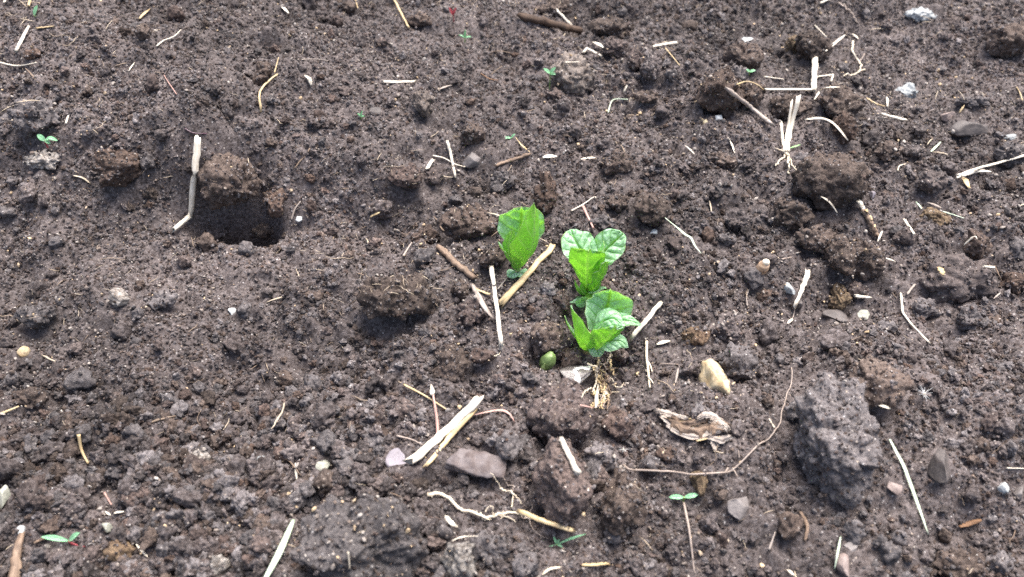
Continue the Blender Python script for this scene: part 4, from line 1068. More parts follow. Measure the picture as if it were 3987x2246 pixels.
FR = [('fibre', [(2330, 1398), (2318, 1432), (2308, 1460)], 9, 'straw_tan', 'root', dict(lift=4)),
 ('fibre', [(2386, 1380), (2366, 1392), (2360, 1435)], 8, 'root_pale', 'root', dict(lift=5)),
 ('fibre', [(2384, 1398), (2366, 1408)], 6, 'root_pale', 'stalk', dict(lift=5)),
 ('fibre', [(2286, 1426), (2316, 1452), (2320, 1500)], 7, 'root_pale', 'root', dict(lift=3)),
 ('fibre', [(2308, 1540), (2318, 1500), (2322, 1460)], 8, 'root_pale', 'root', dict(lift=4)),
 ('fibre', [(2328, 1508), (2322, 1550), (2318, 1606)], 14, 'straw_pale', 'flake', dict(lift=3)),
 ('fibre', [(2300, 1520), (2270, 1552), (2262, 1568)], 7, 'root_pale', 'root', dict(lift=3)),
 ('fibre', [(2350, 1505), (2362, 1540), (2350, 1580)], 7, 'straw_tan', 'root', dict(lift=3)),
 ('fibre', [(2380, 1535), (2410, 1534)], 5, 'root_pale', 'stalk', dict(lift=2)),
 ('fibre', [(2384, 1505), (2412, 1514), (2428, 1496)], 4, 'root_pale', 'root', dict(lift=2)),
 ('fibre', [(2256, 1587), (2308, 1598)], 7, 'root_pink', 'stalk', dict(lift=2))]
rf = random.Random(3)
for i in range(64):
    v = rf.uniform(1420, 1580); u = rf.gauss(2358 - (v - 1420) * .12, 17)
    a = rf.gauss(1.5, .5); l = rf.uniform(18, 40)
    FR.append(('fibre', [(u, v), (u + l * .5 * math.cos(a) + rf.uniform(-5, 5), v + l * .5 * math.sin(a)), (u + l * math.cos(a), v + l * math.sin(a))], rf.uniform(3, 9), rf.choice(['straw_tan', 'root_tan', 'straw_tan', 'twig_brown', 'root_pale']), 'root', dict(lift=rf.uniform(2, 7))))
bundle('root_tuft', 'frayed tan tuft of dead roots and fibres right below the lower potato shoot', 'root', (2335, 1500), FR)
bb, _ = hit(2690, 1690)
bk = empty('bark', bb, 'weathered frayed slab of rotten bark inside the arc of the long root', 'bark')
for i, (pts, w, mat, lift, arch) in enumerate([
 ([(2615, 1652), (2690, 1672), (2760, 1664), (2812, 1676)], 84, 'twig_brown', .25, .2),
 ([(2554, 1614), (2600, 1628), (2672, 1646)], 26, 'bark_grey', 1.6, .4),
 ([(2568, 1632), (2612, 1660), (2656, 1670)], 26, 'bark_grey', 1.1, .3),
 ([(2596, 1664), (2630, 1690), (2690, 1708), (2748, 1708), (2806, 1684)], 30, 'bark_grey', .9, .4),
 ([(2716, 1644), (2744, 1634), (2792, 1652), (2832, 1686)], 28, 'bark_grey', 1.8, .4),
 ([(2690, 1684), (2750, 1690), (2820, 1674)], 24, 'bark_grey', 1.5, .4),
 ([(2640, 1662), (2690, 1660), (2742, 1650)], 26, 'twig_brown', 1.2, .5),
 ([(2766, 1660), (2800, 1668), (2826, 1694)], 34, 'bark_grey', 1.5, .3),
 ([(2764, 1716), (2800, 1724), (2840, 1712)], 30, 'bark_grey', .9, .3),
 ([(2768, 1716), (2776, 1740), (2783, 1760)], 20, 'bark_grey', .8, .3),
 ([(2788, 1718), (2796, 1742)], 14, 'bark_grey', .8, .3)]):
    ragged('layer', pts if len(pts) > 2 else [pts[0], ((pts[0][0] + pts[1][0]) / 2, (pts[0][1] + pts[1][1]) / 2), pts[1]], w, mat, bk, bb, lift, 20 + i, arch)
for i, (pts, w) in enumerate([([(2708, 1728), (2760, 1717), (2802, 1712)], 7), ([(2640, 1655), (2680, 1640), (2704, 1652)], 6), ([(2660, 1692), (2690, 1672), (2732, 1662)], 6), ([(2700, 1660), (2724, 1640)], 6), ([(2590, 1640), (2650, 1658)], 5)]):
    me, _o = strand_mesh('splinter', pts, w, 'straw_tan', 'stalk', seed=i * 5, base=bb, lift=3)
    obj('splinter', me, bk)
# dandelion fluff
def fluff(u, v, label, n=18, size=46, mat='fluff'):
    b, t = hit(u, v); e = empty('seed_fluff', b, label, 'seed')
    rr = np.random.default_rng(int(u)); R = size * mpp(t)
    for i in range(n):
        a = rr.uniform(0, 6.28); up = rr.uniform(0.15, 1.0)
        d = np.array([math.cos(a), math.sin(a) * .9, up]); d = d / np.linalg.norm(d) * R * rr.uniform(.5, 1)
        C = resample([(0, 0, .002), d * .5 + (0, 0, .003), d + (0, 0, .002)], 6)
        V, F, luv = tube(C, np.linspace(.00011, .00005, 6), 1, 4)
        obj('hair', mesh('hair', V, F, M[mat], luv=luv), e)
    C = resample([(0, 0, 0), (0, 0, .0045)], 5)
    V, F, luv = tube(C, np.array([.0004, .0007, .0008, .0006, .0003]), 1, 6)
    obj('seed', mesh('seed', V, F, M['straw_pale'], luv=luv), e)
fluff(3592, 1548, 'white starry dandelion seed fluff on the fine soil above the pointed stone')
fluff(2424, 1764, 'small bluish seed fluff between the pale grey block and the long root', 12, 26)

# tan husk
b, t = hit(2968, 1045, .003)
V, F = ico(4)
V[:, 0] *= 1 - 0.28 * (V[:, 2] < 0) * np.abs(V[:, 2])
V = V * np.array([24, 24, 40]) * mpp(t) * (1 + 0.03 * np.sin(V[:, 2:3] * 16))
V[:, 0] += 0.12 * V[:, 2]
luv = np.stack([np.arctan2(V[:, 1], V[:, 0]) / 6.28, V[:, 2]], 1)
hs = empty('husk', b, 'tan oval husk with a whitish cap standing on the open soil', 'husk')
obj('shell', mesh('shell', V, F, M['husk'], luv=luv), hs)
V2 = V[V[:, 2] > 0.55 * V[:, 2].max()]
Vc, Fc = ico(3); Vc = Vc * np.array([15, 15, 12]) * mpp(t) + np.array([0.0012, 0, 34 * mpp(t)])
obj('cap', mesh('cap', Vc, Fc, M['straw_pale'], luv=np.zeros((len(Vc), 2))), hs)
stamp(V + b, True)

# ------------------------------------------------------------------ leaves
def leaf_geo(spine, n0, n1, W, prof, cup, ruffle=0.0, blister=0.5, seed=0, nv=40, nu=27, thick=0.34, notch=None, tip=0.0):
    """one blade. spine: points in mm; n0,n1: upper-side direction at base and tip; W: full width in mm;
    prof: widths along it; cup: half-angle of the cross arc along it"""
    S_ = resample(spine, nv); v = np.linspace(0, 1, nv)
    T = np.gradient(S_, axis=0); T /= np.linalg.norm(T, axis=1, keepdims=True)
    N = np.asarray(n0, float) * (1 - v)[:, None] + np.asarray(n1, float) * v[:, None]
    N = N - (N * T).sum(1, keepdims=True) * T; N /= np.linalg.norm(N, axis=1, keepdims=True)
    B = np.cross(T, N)
    def curve(a):
        a = np.asarray(a, float); k = np.linspace(0, 1, len(a))
        f = np.interp(np.linspace(0, 1, 200), k, a)
        ker = np.hanning(31); ker /= ker.sum()
        f = np.convolve(np.pad(f, 15, mode='edge'), ker, mode='valid')
        return np.interp(v, np.linspace(0, 1, 200), f)
    wv = curve(prof) * W / 2; wv[-1] = max(wv[-1] * 0.25, 0.15)
    cv = np.maximum(np.abs(curve(cup)), 0.02) * np.sign(curve(cup) + 1e-6)
    s = np.linspace(-1, 1, nu)
    rr = np.random.default_rng(seed)
    ph = rr.uniform(0, 6.28, 4)
    edge = 1 + 0.030 * np.sin(v * 11 + ph[0]) + 0.012 * np.sin(v * 27 + ph[1])
    SV, VV = np.meshgrid(s, v)
    ang = SV * cv[:, None]; Rr = (wv * edge / np.abs(cv))[:, None]
    off = np.sin(ang) * Rr * np.sign(cv)[:, None]; rise = (1 - np.cos(ang)) * Rr * np.sign(cv)[:, None]
    rise = rise + ruffle * (np.abs(SV) ** 2.2) * np.sin(VV * 15 + ph[2] + (SV > 0) * 2.0)
    lat = np.abs(np.sin(np.pi * (5 * VV - 1.4 * np.abs(SV)))) ** 0.7
    puff = 1.5 * blister * (lat * (1 - np.abs(SV) ** 5) * np.clip(np.abs(SV) * 6, 0, 1) - 0.9 * np.exp(-(SV / 0.07) ** 2))
    pp = np.stack([SV.ravel() * 4, VV.ravel() * 7, np.full(SV.size, seed * 3.1)], 1)
    puff = puff + blister * 0.9 * vnoise(pp * 1.7, seed + 2).reshape(SV.shape)
    puff *= np.clip(VV * 5, 0, 1) * np.clip(wv / 3.0, 0, 1)[:, None]
    X = S_[:, None, :] + off[:, :, None] * B[:, None, :] + (rise + puff)[:, :, None] * N[:, None, :]
    if tip:
        X = X - (tip * (SV ** 2) + 0.35 * tip * np.sin(SV * 5 + ph[3]))[:, :, None] * (VV ** 5)[:, :, None] * T[:, None, :]
    if notch:
        vn, sn, dep = notch
        g = np.exp(-(((VV - vn) / 0.05) ** 2)) * np.clip((SV * np.sign(sn) - 0.45) / 0.55, 0, 1) * dep
        X = X - g[:, :, None] * np.sign(sn) * B[:, None, :]
    du = np.gradient(X, axis=1); dv = np.gradient(X, axis=0)
    NN = np.cross(du, dv); NN /= np.linalg.norm(NN, axis=2, keepdims=True) + 1e-9
    if (NN * N[:, None, :]).sum() < 0:
        NN = -NN
    top = (X + NN * thick / 2).reshape(-1, 3); bot = (X - NN * thick / 2).reshape(-1, 3); m = len(top)
    i = (np.arange(nv - 1)[:, None] * nu + np.arange(nu - 1)[None, :]).ravel()
    q1 = np.stack([i, i + 1, i + nu + 1, i + nu], 1)
    fn = np.cross(top[q1[len(q1) // 2, 1]] - top[q1[len(q1) // 2, 0]], top[q1[len(q1) // 2, 3]] - top[q1[len(q1) // 2, 0]])
    if fn @ NN.reshape(-1, 3)[q1[len(q1) // 2, 0]] < 0:
        q1 = q1[:, ::-1]
    q2 = q1[:, ::-1] + m
    ring = np.concatenate([np.arange(nu), np.arange(1, nv) * nu + nu - 1, (nv - 1) * nu + np.arange(nu - 2, -1, -1), np.arange(nv - 2, 0, -1) * nu])
    r2 = np.roll(ring, -1)
    q3 = np.stack([ring, r2, r2 + m, ring + m], 1)
    V = np.vstack([top, bot]) * 0.001
    luv = np.tile(np.stack([SV.ravel(), VV.ravel()], 1), (2, 1))
    idx = np.r_[np.zeros(len(q1)), np.ones(len(q2)), np.full(len(q3), 2)]
    return V, [q1, q2, q3], idx, luv

LEAFM = None
def leaf(parent, name='leaf', mats=None, sub=None, **kw):
    V, F, idx, luv = leaf_geo(**kw)
    return obj(name, mesh(name, V, F, mats or [M['leaf_top'], M['leaf_under'], M['leaf_rim']], midx=idx, luv=luv), parent)
def stem(parent, pts, radii, mat='stem_green', name='stem', flatten=1.0):
    C = resample(np.array(pts) * 0.001, 16)
    R = np.interp(np.linspace(0, 1, 16), np.linspace(0, 1, len(radii)), np.array(radii) * 0.001)
    V, F, luv = tube(C, R, flatten, 12, up=(0, 1, 0.2))
    return obj(name, mesh(name, V, F, M[mat], luv=luv), parent)

OVAL = [.16, .45, .85, 1.0, .95, .70, .12]
ROUND = [.22, .62, .96, 1.0, .98, .82, .30]
SPOON = [.20, .30, .55, .85, 1.0, .95, .62]
LANCE = [.28, .70, 1.0, .85, .55, .28, .05]

# smaller shoot
b, t = hit(2013, 1056); b[2] -= 0.001
A = empty('potato_sprout', b, 'smaller young potato shoot with folded upright leaves, beside the thick beige straw', 'seedling')
A.scale = (t / 0.60,) * 3
stem(A, [(0, 0, -6), (0.3, 0, 5), (0.8, 0, 11), (1.6, 1, 17)], [2.4, 2.1, 2.4, 2.2])
leaf(A, spine=[(1, 2, 14), (2.0, 5, 26), (2.6, 8, 38), (2.8, 9, 48), (2.6, 6, 53)], n0=(0, -1, .15), n1=(0, -.8, -.5), W=32, prof=[.10, .30, .72, .98, 1.0, .90, .42], cup=[.8, .7, .5, .4, .45], ruffle=1.1, seed=1, blister=.9)
leaf(A, spine=[(0.8, -2.0, 5), (5.5, -6.0, 16), (9.4, -7.5, 30), (10.6, -5, 46), (10.6, 0, 61.5)], n0=(-.55, .8, .1), n1=(-.7, .7, 0), W=30, prof=[.26, .72, .96, 1.0, .80, .46, .03], cup=[1.25, 1.15, 1.1, 1.0, .7], ruffle=.9, seed=2, blister=.55)
leaf(A, spine=[(-.8, -2, 6), (-4.5, -5.5, 17), (-5.6, -6, 27), (-4.6, -4, 35), (-3.2, -2, 40)], n0=(.55, .85, 0), n1=(.45, .8, .1), W=17, prof=[.32, .8, 1, .9, .6, .15], cup=[1.1, 1.0, .9], ruffle=.5, seed=3, blister=.4)
leaf(A, spine=[(-1.2, -1, 10), (-6, -3, 19), (-10.3, -3.2, 26), (-12.4, -3.4, 31)], n0=(.5, .4, .7), n1=(.3, .1, .9), W=8, prof=[.4, .85, 1, .8, .3], cup=[.8, .6, .5], seed=4, blister=.25)
leaf(A, spine=[(0, -1, 1.5), (-3, -4, 2.8), (-6.5, -6, 2.4)], n0=(0, 0, 1), n1=(0, -.1, 1), W=9, prof=OVAL, cup=[.3, .2, .2], seed=5, blister=.35)
leaf(A, spine=[(0, -1, 1.5), (4, -4, 3.0), (8.8, -5, 3.2)], n0=(0, 0, 1), n1=(0, -.1, 1), W=9, prof=OVAL, cup=[.3, .2, .2], seed=6, blister=.35)

# upper shoot of the pair
b, t = hit(2288, 1140); b[2] -= 0.001
B_ = empty('potato_sprout', b, 'young potato shoot with two pale round leaves spread like wings, the upper of the pair', 'seedling')
B_.scale = (t / 0.585,) * 3
stem(B_, [(-1, 0, -8), (-.8, 0, 6), (-1, 0, 13), (-1.2, 1, 20)], [3.0, 2.7, 2.9, 2.4])
leaf(B_, spine=[(-.8, -2.5, 3), (-1.8, -5.5, 16), (-2.6, -7.6, 30), (-3, -9, 44), (-3, -9.6, 49)], n0=(0, 1, .2), n1=(0, 1, .1), W=25, prof=[.26, .34, .50, .78, .98, 1.0, .90], cup=[1.25, 1.15, .95, .7, .5], ruffle=1.1, seed=11, blister=.5, tip=2.6)
leaf(B_, spine=[(-3, 1, 26), (-6, 4, 35), (-10.0, 8.5, 41), (-12.6, 14.5, 44)], n0=(.3, -.8, .5), n1=(.05, -.35, .95), W=22, prof=[.20, .60, .96, 1, .98, .78, .25], cup=[.6, .35, .22, .18], ruffle=.9, seed=12, blister=.85)
leaf(B_, spine=[(2, 1, 28), (7, 2.5, 34), (13.5, 5.0, 41), (20.5, 7.5, 47)], n0=(-.5, -.6, .5), n1=(-.35, -.7, .62), W=22, prof=[.20, .66, .98, 1, .94, .74, .22], cup=[.85, .7, .55, .45], ruffle=.9, seed=13, blister=.95)
leaf(B_, spine=[(1.5, -1, 26), (5, -2, 35), (7.2, -2, 43), (6.8, 0, 48)], n0=(-.7, .2, .4), n1=(-.6, -.2, .6), W=11, prof=[.3, .8, 1, .8, .4, .05], cup=[.9, .8, .7], seed=14, blister=.4)
leaf(B_, spine=[(1.0, -3, 5), (5, -6.5, 15), (8.0, -8, 26), (9.2, -8.5, 38)], n0=(-.6, .7, .2), n1=(-.6, .7, .2), W=15, prof=[.25, .65, .95, 1, .85, .45], cup=[1.15, 1.0, .7], ruffle=1.3, seed=15, blister=.5)
leaf(B_, spine=[(0.5, -3, 5), (4.6, -8, 11), (8.2, -11, 17), (10.2, -13, 19)], n0=(0, .2, 1), n1=(0, -.4, 1), W=8, prof=LANCE, cup=[.6, .4, .3], seed=16, blister=.3)
leaf(B_, spine=[(-1.5, -3, 1), (-5.8, -6, 7), (-8.8, -6, 14), (-9.8, -5.5, 19)], n0=(.6, .5, .6), n1=(.7, .4, .5), W=9, prof=[.4, .85, 1, .75, .4, .05], cup=[1.0, .9, .8], seed=17, blister=.3)
leaf(B_, spine=[(-1.0, -3.5, 1), (-4.2, -7, 8), (-5.2, -7, 14), (-5.2, -6.5, 18)], n0=(.2, .7, .6), n1=(.2, .7, .5), W=7, prof=LANCE, cup=[.9, .8, .7], seed=21, blister=.25)
leaf(B_, spine=[(2, -4, 0), (4.6, -7.5, 9), (6.2, -8, 16), (6.6, -7.5, 22)], n0=(-.5, .6, .5), n1=(-.4, .6, .5), W=9, prof=LANCE, cup=[.9, .8, .7], seed=18, blister=.25)
leaf(B_, spine=[(-2, -4, 0), (-6, -9, 3), (-12.5, -12, 4.5)], n0=(0, -.2, 1), n1=(-.1, -.2, 1), W=7, prof=LANCE, cup=[.5, .4, .3], seed=19, blister=.25)
leaf(B_, spine=[(-2, -6, 1), (-4.0, -11, 6), (-5.0, -14, 12)], n0=(0, -.7, .7), n1=(0, -.8, .5), W=11, prof=OVAL, cup=[.4, .3, .3], seed=20, blister=.3)

# lower shoot of the pair
b, t = hit(2278, 1352); b[2] -= 0.001
C_ = empty('potato_sprout', b, 'sturdiest young potato shoot with one big cupped leaf, the lower of the pair', 'seedling')
C_.scale = (t / 0.545,) * 3
stem(C_, [(-1, 0, -6), (-.4, 0, 3), (1.0, 0, 9), (2, 1, 14)], [4.2, 4.0, 3.8, 2.6], 'stem_brown')
leaf(C_, spine=[(5, 3, 12), (9.5, 8, 18), (12.8, 12.5, 26), (13.8, 14, 34.5), (13.2, 11.5, 40.5)], n0=(0, -.9, .4), n1=(-.1, -.85, -.30), W=31.5, prof=[.35, .82, 1.0, 1.02, .98, .84, .40], cup=[1.0, .95, .8, .65, .6], ruffle=.6, seed=31, blister=.55, notch=(.80, -1, 3.0))
leaf(C_, spine=[(-1.5, -3.5, 3), (-4.0, -7, 12), (-6.6, -7, 22), (-9.0, -3, 31), (-10.2, 1, 38)], n0=(.62, .8, .1), n1=(.85, .4, .4), W=23, prof=[.50, .86, 1, .92, .66, .34, .04], cup=[1.2, 1.4, 1.45, 1.3, .8], ruffle=.8, seed=32, blister=.35)
leaf(C_, spine=[(-3, -1, 6), (-8.4, -1, 15), (-12.0, 0, 23), (-13.6, 1, 29)], n0=(.8, .2, .5), n1=(.8, .1, .5), W=7, prof=LANCE, cup=[.9, .7, .5], seed=33, blister=.2)
leaf(C_, spine=[(2.5, -5, 3), (7, -8.5, 11), (11.5, -10, 21), (15.5, -10, 31)], n0=(-.3, .9, .2), n1=(-.15, .9, .25), W=21, prof=[.30, .55, .88, 1, .96, .80], cup=[1.1, .95, .8, .65], ruffle=1.0, seed=34, blister=.5, tip=3.0)
leaf(C_, spine=[(5, 0, 14), (10, 0, 25), (15, -1.5, 29), (20, -5, 27)], n0=(-.2, -.2, 1), n1=(.2, -.4, .9), W=17, prof=[.3, .8, 1, .95, .7, .15], cup=[-.5, -.55, -.5], seed=35, blister=.5)
leaf(C_, spine=[(8, 1, 16), (16, 2, 22), (24, 1, 24.5), (33, -1, 22)], n0=(-.1, -.3, 1), n1=(.2, -.2, 1), W=11, prof=[.3, .8, 1, .8, .45, .04], cup=[.5, .4, .3], seed=36, blister=.4)
leaf(C_, spine=[(2.5, -4, 8), (5.2, -7, 9), (7.0, -9, 6.5), (8.2, -10, 4)], n0=(0, .1, 1), n1=(0, -.8, .3), W=10, prof=[.45, .85, 1, .95, .7, .08], cup=[.5, .3, .25], seed=37, blister=.35)
leaf(C_, spine=[(6, -4, 9), (13, -7, 15), (20, -8, 16), (24.5, -9, 11.5)], n0=(0, .0, 1), n1=(.3, -.5, .8), W=13, prof=[.35, .8, 1, .9, .6, .06], cup=[-.35, -.4, -.3], seed=38, blister=.45)
leaf(C_, spine=[(4, -1, 13), (6, -2, 20), (8.5, -2.5, 26), (9.2, -2.5, 30)], n0=(-.3, -.2, 1), n1=(-.3, -.3, .9), W=6, prof=LANCE, cup=[.8, .7, .6], seed=39, blister=.2)

# green bud still under its clod
b, t = hit(2130, 1410)
mark(np.array([b]), np.array([0.006]))
bd = empty('sprout_bud', b, 'round green potato bud just breaking the soil beside the wet grey stone', 'seedling')
V, F = ico(4); V = V * np.array([.0046, .0044, .0066]) * (1 + .16 * fbm(V * 1.6, 5, 3))[:, None]; V[:, 2] += .0010; V[:, 0] += .25 * V[:, 2]
obj('bud', mesh('bud', V, F, M['bud_green']), bd)
leaf(bd, name='bud_scale', mats=[M['stem_green']] * 3, spine=[(-2, -3.6, -4), (-2.6, -4.6, 0), (-1.4, -4.3, 4)], n0=(.4, .9, 0), n1=(.3, .9, -.4), W=4, prof=LANCE, cup=[.9, .9, .8], seed=41, blister=.15, nv=14, nu=9)

# little weeds
def weed(u, v, label, leaves, stem_mm, mat='stem_green', lm=None):
    b, t = hit(u, v); e = empty('seedling', b, label, 'seedling')
    k = mpp(t) * 1000
    for q_ in [l_[1] for l_ in leaves] + [l_[0] for l_ in leaves] + [(0, 0, 0)]:
        mark(np.array([b + np.array(q_) * k * 0.001]), np.array([0.003, 0.003, 0.003]))
    for pts in stem_mm:
        stem(e, [(a * k, c * k, d * k) for a, c, d in pts], [0.55, 0.45, 0.4], mat)
    mm = [lm or M['cotyledon']] * 3
    for i, (base, tip, W, up) in enumerate(leaves):
        bb, tt = np.array(base) * k, np.array(tip) * k
        mid = (bb + tt) / 2 + np.array([0, 0, up * k])
        leaf(e, mats=mm, spine=[bb, mid, tt], n0=(0, -.35, 1), n1=(0, -.35, 1), W=W * k, prof=[.3, .75, 1, .95, .7, .15], cup=[.3, .25, .2], seed=i + int(u) % 90, blister=.12, nv=16, nu=11, thick=.3)
    return e
weed(2660, 1948, 'tiny seedling with two pale green oval leaves by the long thin stalk', [((-3, 0, 22), (-58, 0, 24), 20, 4), ((3, 0, 24), (54, 6, 32), 20, 3)], [[(0, 0, -10), (2, 0, 10), (0, 0, 24)]])
weed(272, 2112, 'bright seedling with two narrow leaves on a reddish stem', [((-2, 0, 14), (-98, 4, 38), 22, 8), ((3, 0, 14), (56, 10, 60), 22, 5)], [[(0, 0, 14), (6, -4, 4), (12, -8, -4)], [(8, -4, 6), (40, -14, 2), (88, -20, 2)]], 'red_stem')
weed(190, 580, 'small green seedling with a drooping leaf between crusted and whitish clods', [((0, 0, 40), (-22, 4, 66), 22, 2), ((2, 0, 42), (48, 2, 38), 16, 12), ((0, 0, 40), (20, -6, 30), 14, 3)], [[(0, 0, -10), (-2, 0, 20), (0, 0, 42)]], 'red_stem')
weed(2140, 340, 'tiny yellow-green seedling beside the whitish-crowned clod', [((0, 0, 62), (-26, 0, 84), 16, 2), ((0, 0, 62), (20, 2, 88), 16, 2), ((0, 0, 58), (24, -4, 62), 12, 2)], [[(0, 0, -10), (0, 0, 30), (1, 0, 64)]])
weed(1810, 165, 'tiny pale green star-shaped sprout near the top edge below red seedling', [((0, 0, 20), (-22, 0, 32), 7, 3), ((0, 0, 20), (26, 0, 24), 7, 3), ((0, 0, 20), (4, 6, 52), 9, 1)], [[(0, 0, -10), (0, 0, 10), (0, 0, 24)]])
weed(1405, 462, 'tiny green sprout on the far fine slope beside the round dark pebble', [((0, 0, 10), (-10, 0, 26), 7, 2), ((0, 0, 10), (10, 4, 34), 8, 2), ((0, 0, 8), (16, -2, 14), 7, 2)], [[(0, 0, -8), (0, 0, 4), (0, 0, 12)]])
weed(2918, 285, 'tiny greenish white leaf pair by the brown clod under the tan stem', [((0, 0, 6), (-16, 0, 16), 12, 2), ((0, 0, 6), (22, 2, 12), 12, 2)], [[(0, 0, -8), (0, 0, 2), (0, 0, 8)]])
weed(140, 62, 'small pale green leaf in the far corner above the bent pale straw', [((-4, -4, 6), (18, 8, 40), 20, 2)], [[(0, 0, -8), (-3, -3, 2), (-4, -4, 8)]])
weed(1765, 85, 'tiny red sprout at the top edge above the star-shaped sprout', [((0, 0, 30), (-14, 0, 62), 12, 2), ((0, 0, 30), (14, 4, 58), 12, 2), ((0, 0, 24), (6, -6, 44), 10, 2)], [[(0, 0, -8), (2, 0, 14), (0, 0, 30)]], 'red_stem', M['red_stem'])
weed(2168, 2122, 'green sprig with narrow blades at the end of the dry straw', [((0, 0, 6), (112, 22, 48), 9, 6), ((0, 0, 6), (-66, -30, -4), 9, 6), ((0, 0, 6), (-14, 14, 40), 10, 3), ((0, 0, 6), (24, -12, -2), 10, 5), ((0, 0, 8), (8, 8, 30), 12, 3)], [[(0, 0, -10), (-2, 0, 0), (0, 0, 10)]])
weed(3012, 1000 - 420, 'tiny green leaf at the foot of the white stubble tuft', [((0, 0, 4), (14, 0, 14), 8, 2)], [[(0, 0, -8), (0, 0, 0), (0, 0, 5)]]) if False else None
weed(1990, 540, 'tiny silvery green leaf on the far soil beyond the smaller shoot', [((0, 0, 4), (-44, -4, 2), 12, 3), ((0, 0, 4), (16, 2, 22), 10, 2)], [[(0, 0, -8), (0, 0, 0), (0, 0, 5)]])

# ------------------------------------------------------------------ nameless loose lumps, one object each
LUMP_ME = []
for k in range(14):
    V, F = clod_verts(0.0075, 0.0070, 0.0062, 900 + k, 0.25 + 0.4 * (k % 3) / 2)
    LUMP_ME.append(mesh('soil_lump', V, F, M[['soil', 'soil_grey', 'soil', 'soil_brown', 'soil_grey', 'soil', 'soil'][k % 7]]))
rl = random.Random(12)
MARKS = [(745, 750, 'bent white straw'), (940, 860, 'deep dark hole'), (110, 450, 'crusted clod'), (190, 550, 'drooping-leaf seedling'), (450, 650, 'overhanging brown clod'), (760, 520, 'purple twig'),
 (655, 160, 'thin wavy stem'), (90, 160, 'bent straw of the far corner'), (560, 65, 'tan leaf scrap'), (660, 335, 'thin pink stem'), (1030, 370, 'curved split straw'), (1205, 320, 'bent white flake'),
 (1555, 327, 'short level white straw'), (1640, 400, 'beige clod'), (1560, 60, 'slanting tan straw'), (1760, 630, 'crossed straws'), (1845, 620, 'angular pale stone'), (2000, 630, 'thick brown twig'),
 (2140, 105, 'dark wood stick'), (2225, 305, 'whitish-crowned clod'), (2590, 190, 'level white straw with hanging stem'), (2800, 350, 'tall shaded clod'), (2405, 630, 'faceted brown clod'), (2535, 815, 'big blocky clod'),
 (3070, 358, 'corner of white straws'), (3065, 520, 'white stubble tuft'), (3230, 700, 'massive reddish clod'), (3535, 360, 'bluish white stone'), (3765, 508, 'egg-shaped stone'), (3475, 463, 'short fat white straw'),
 (3850, 670, 'long split straw'), (3320, 240, 'hooked pale root'), (3590, 55, 'pale grey rock'), (3380, 870, 'knotty twig'), (3330, 1010, 'stepped ledge'), (3725, 1090, 'wide pale flat clod'), (3550, 1250, 'bent thin stem'),
 (2968, 1045, 'tan husk'), (2655, 925, 'thin whitish blade'), (2040, 900, 'smaller shoot'), (2300, 980, 'upper shoot'), (2350, 1250, 'lower shoot'), (1825, 870, 'fuzzy-crested clod'), (1780, 1030, 'weathered brown stick'),
 (1930, 1210, 'long straight white straw'), (1545, 1160, 'mound-like clod'), (1760, 1420, 'cube-like clod'), (2142, 1410, 'green bud'), (2210, 1460, 'wet grey stone'), (2340, 1500, 'root tuft'), (2515, 1260, 'bold white straw'),
 (2775, 1485, 'large ochre stone'), (2690, 1680, 'frayed bark'), (2740, 1842, 'long arcing root'), (2660, 1920, 'two-leaved seedling'), (2880, 1965, 'heart-shaped stone'), (3280, 1720, 'huge rounded clod'), (3590, 1545, 'starry seed fluff'),
 (3655, 1825, 'pointed grey stone'), (3530, 1900, 'long green blade'), (3255, 2160, 'short green blade'), (3775, 2045, 'orange wood chip'), (3910, 1900, 'pale cream pebble'), (2700, 2120, 'long upright stalk'), (2430, 1950, 'tall dark brown clod'),
 (2190, 1870, 'clod with the straw chip'), (2168, 2120, 'green sprig'), (1850, 1970, 'pale branching root'), (1735, 1700, 'split straw'), (1850, 1815, 'ribbed bark chunk'), (1550, 1793, 'lilac stone'), (1255, 1810, 'cream-white pebble'),
 (1410, 2100, 'widest flat clod'), (1090, 2170, 'tall grass blade'), (555, 2150, 'pale pointed scrap'), (270, 2080, 'bright seedling'), (74, 2180, 'flat brown wood strip'), (470, 2145, 'mottled olive clod'), (450, 2000, 'cream flake'),
 (335, 1755, 'curled tan stem'), (40, 1604, 'tan edge stick'), (20, 1935, 'greenish edge stone'), (760, 1810, 'tall pale-faced clod'), (95, 1367, 'cream flake-like pebble'), (900, 1212, 'round white bead'), (465, 1165, 'pale greenish clod'), (1690, 1620, 'knobbed pinkish stalk')]
used = set()
tries = made = 0
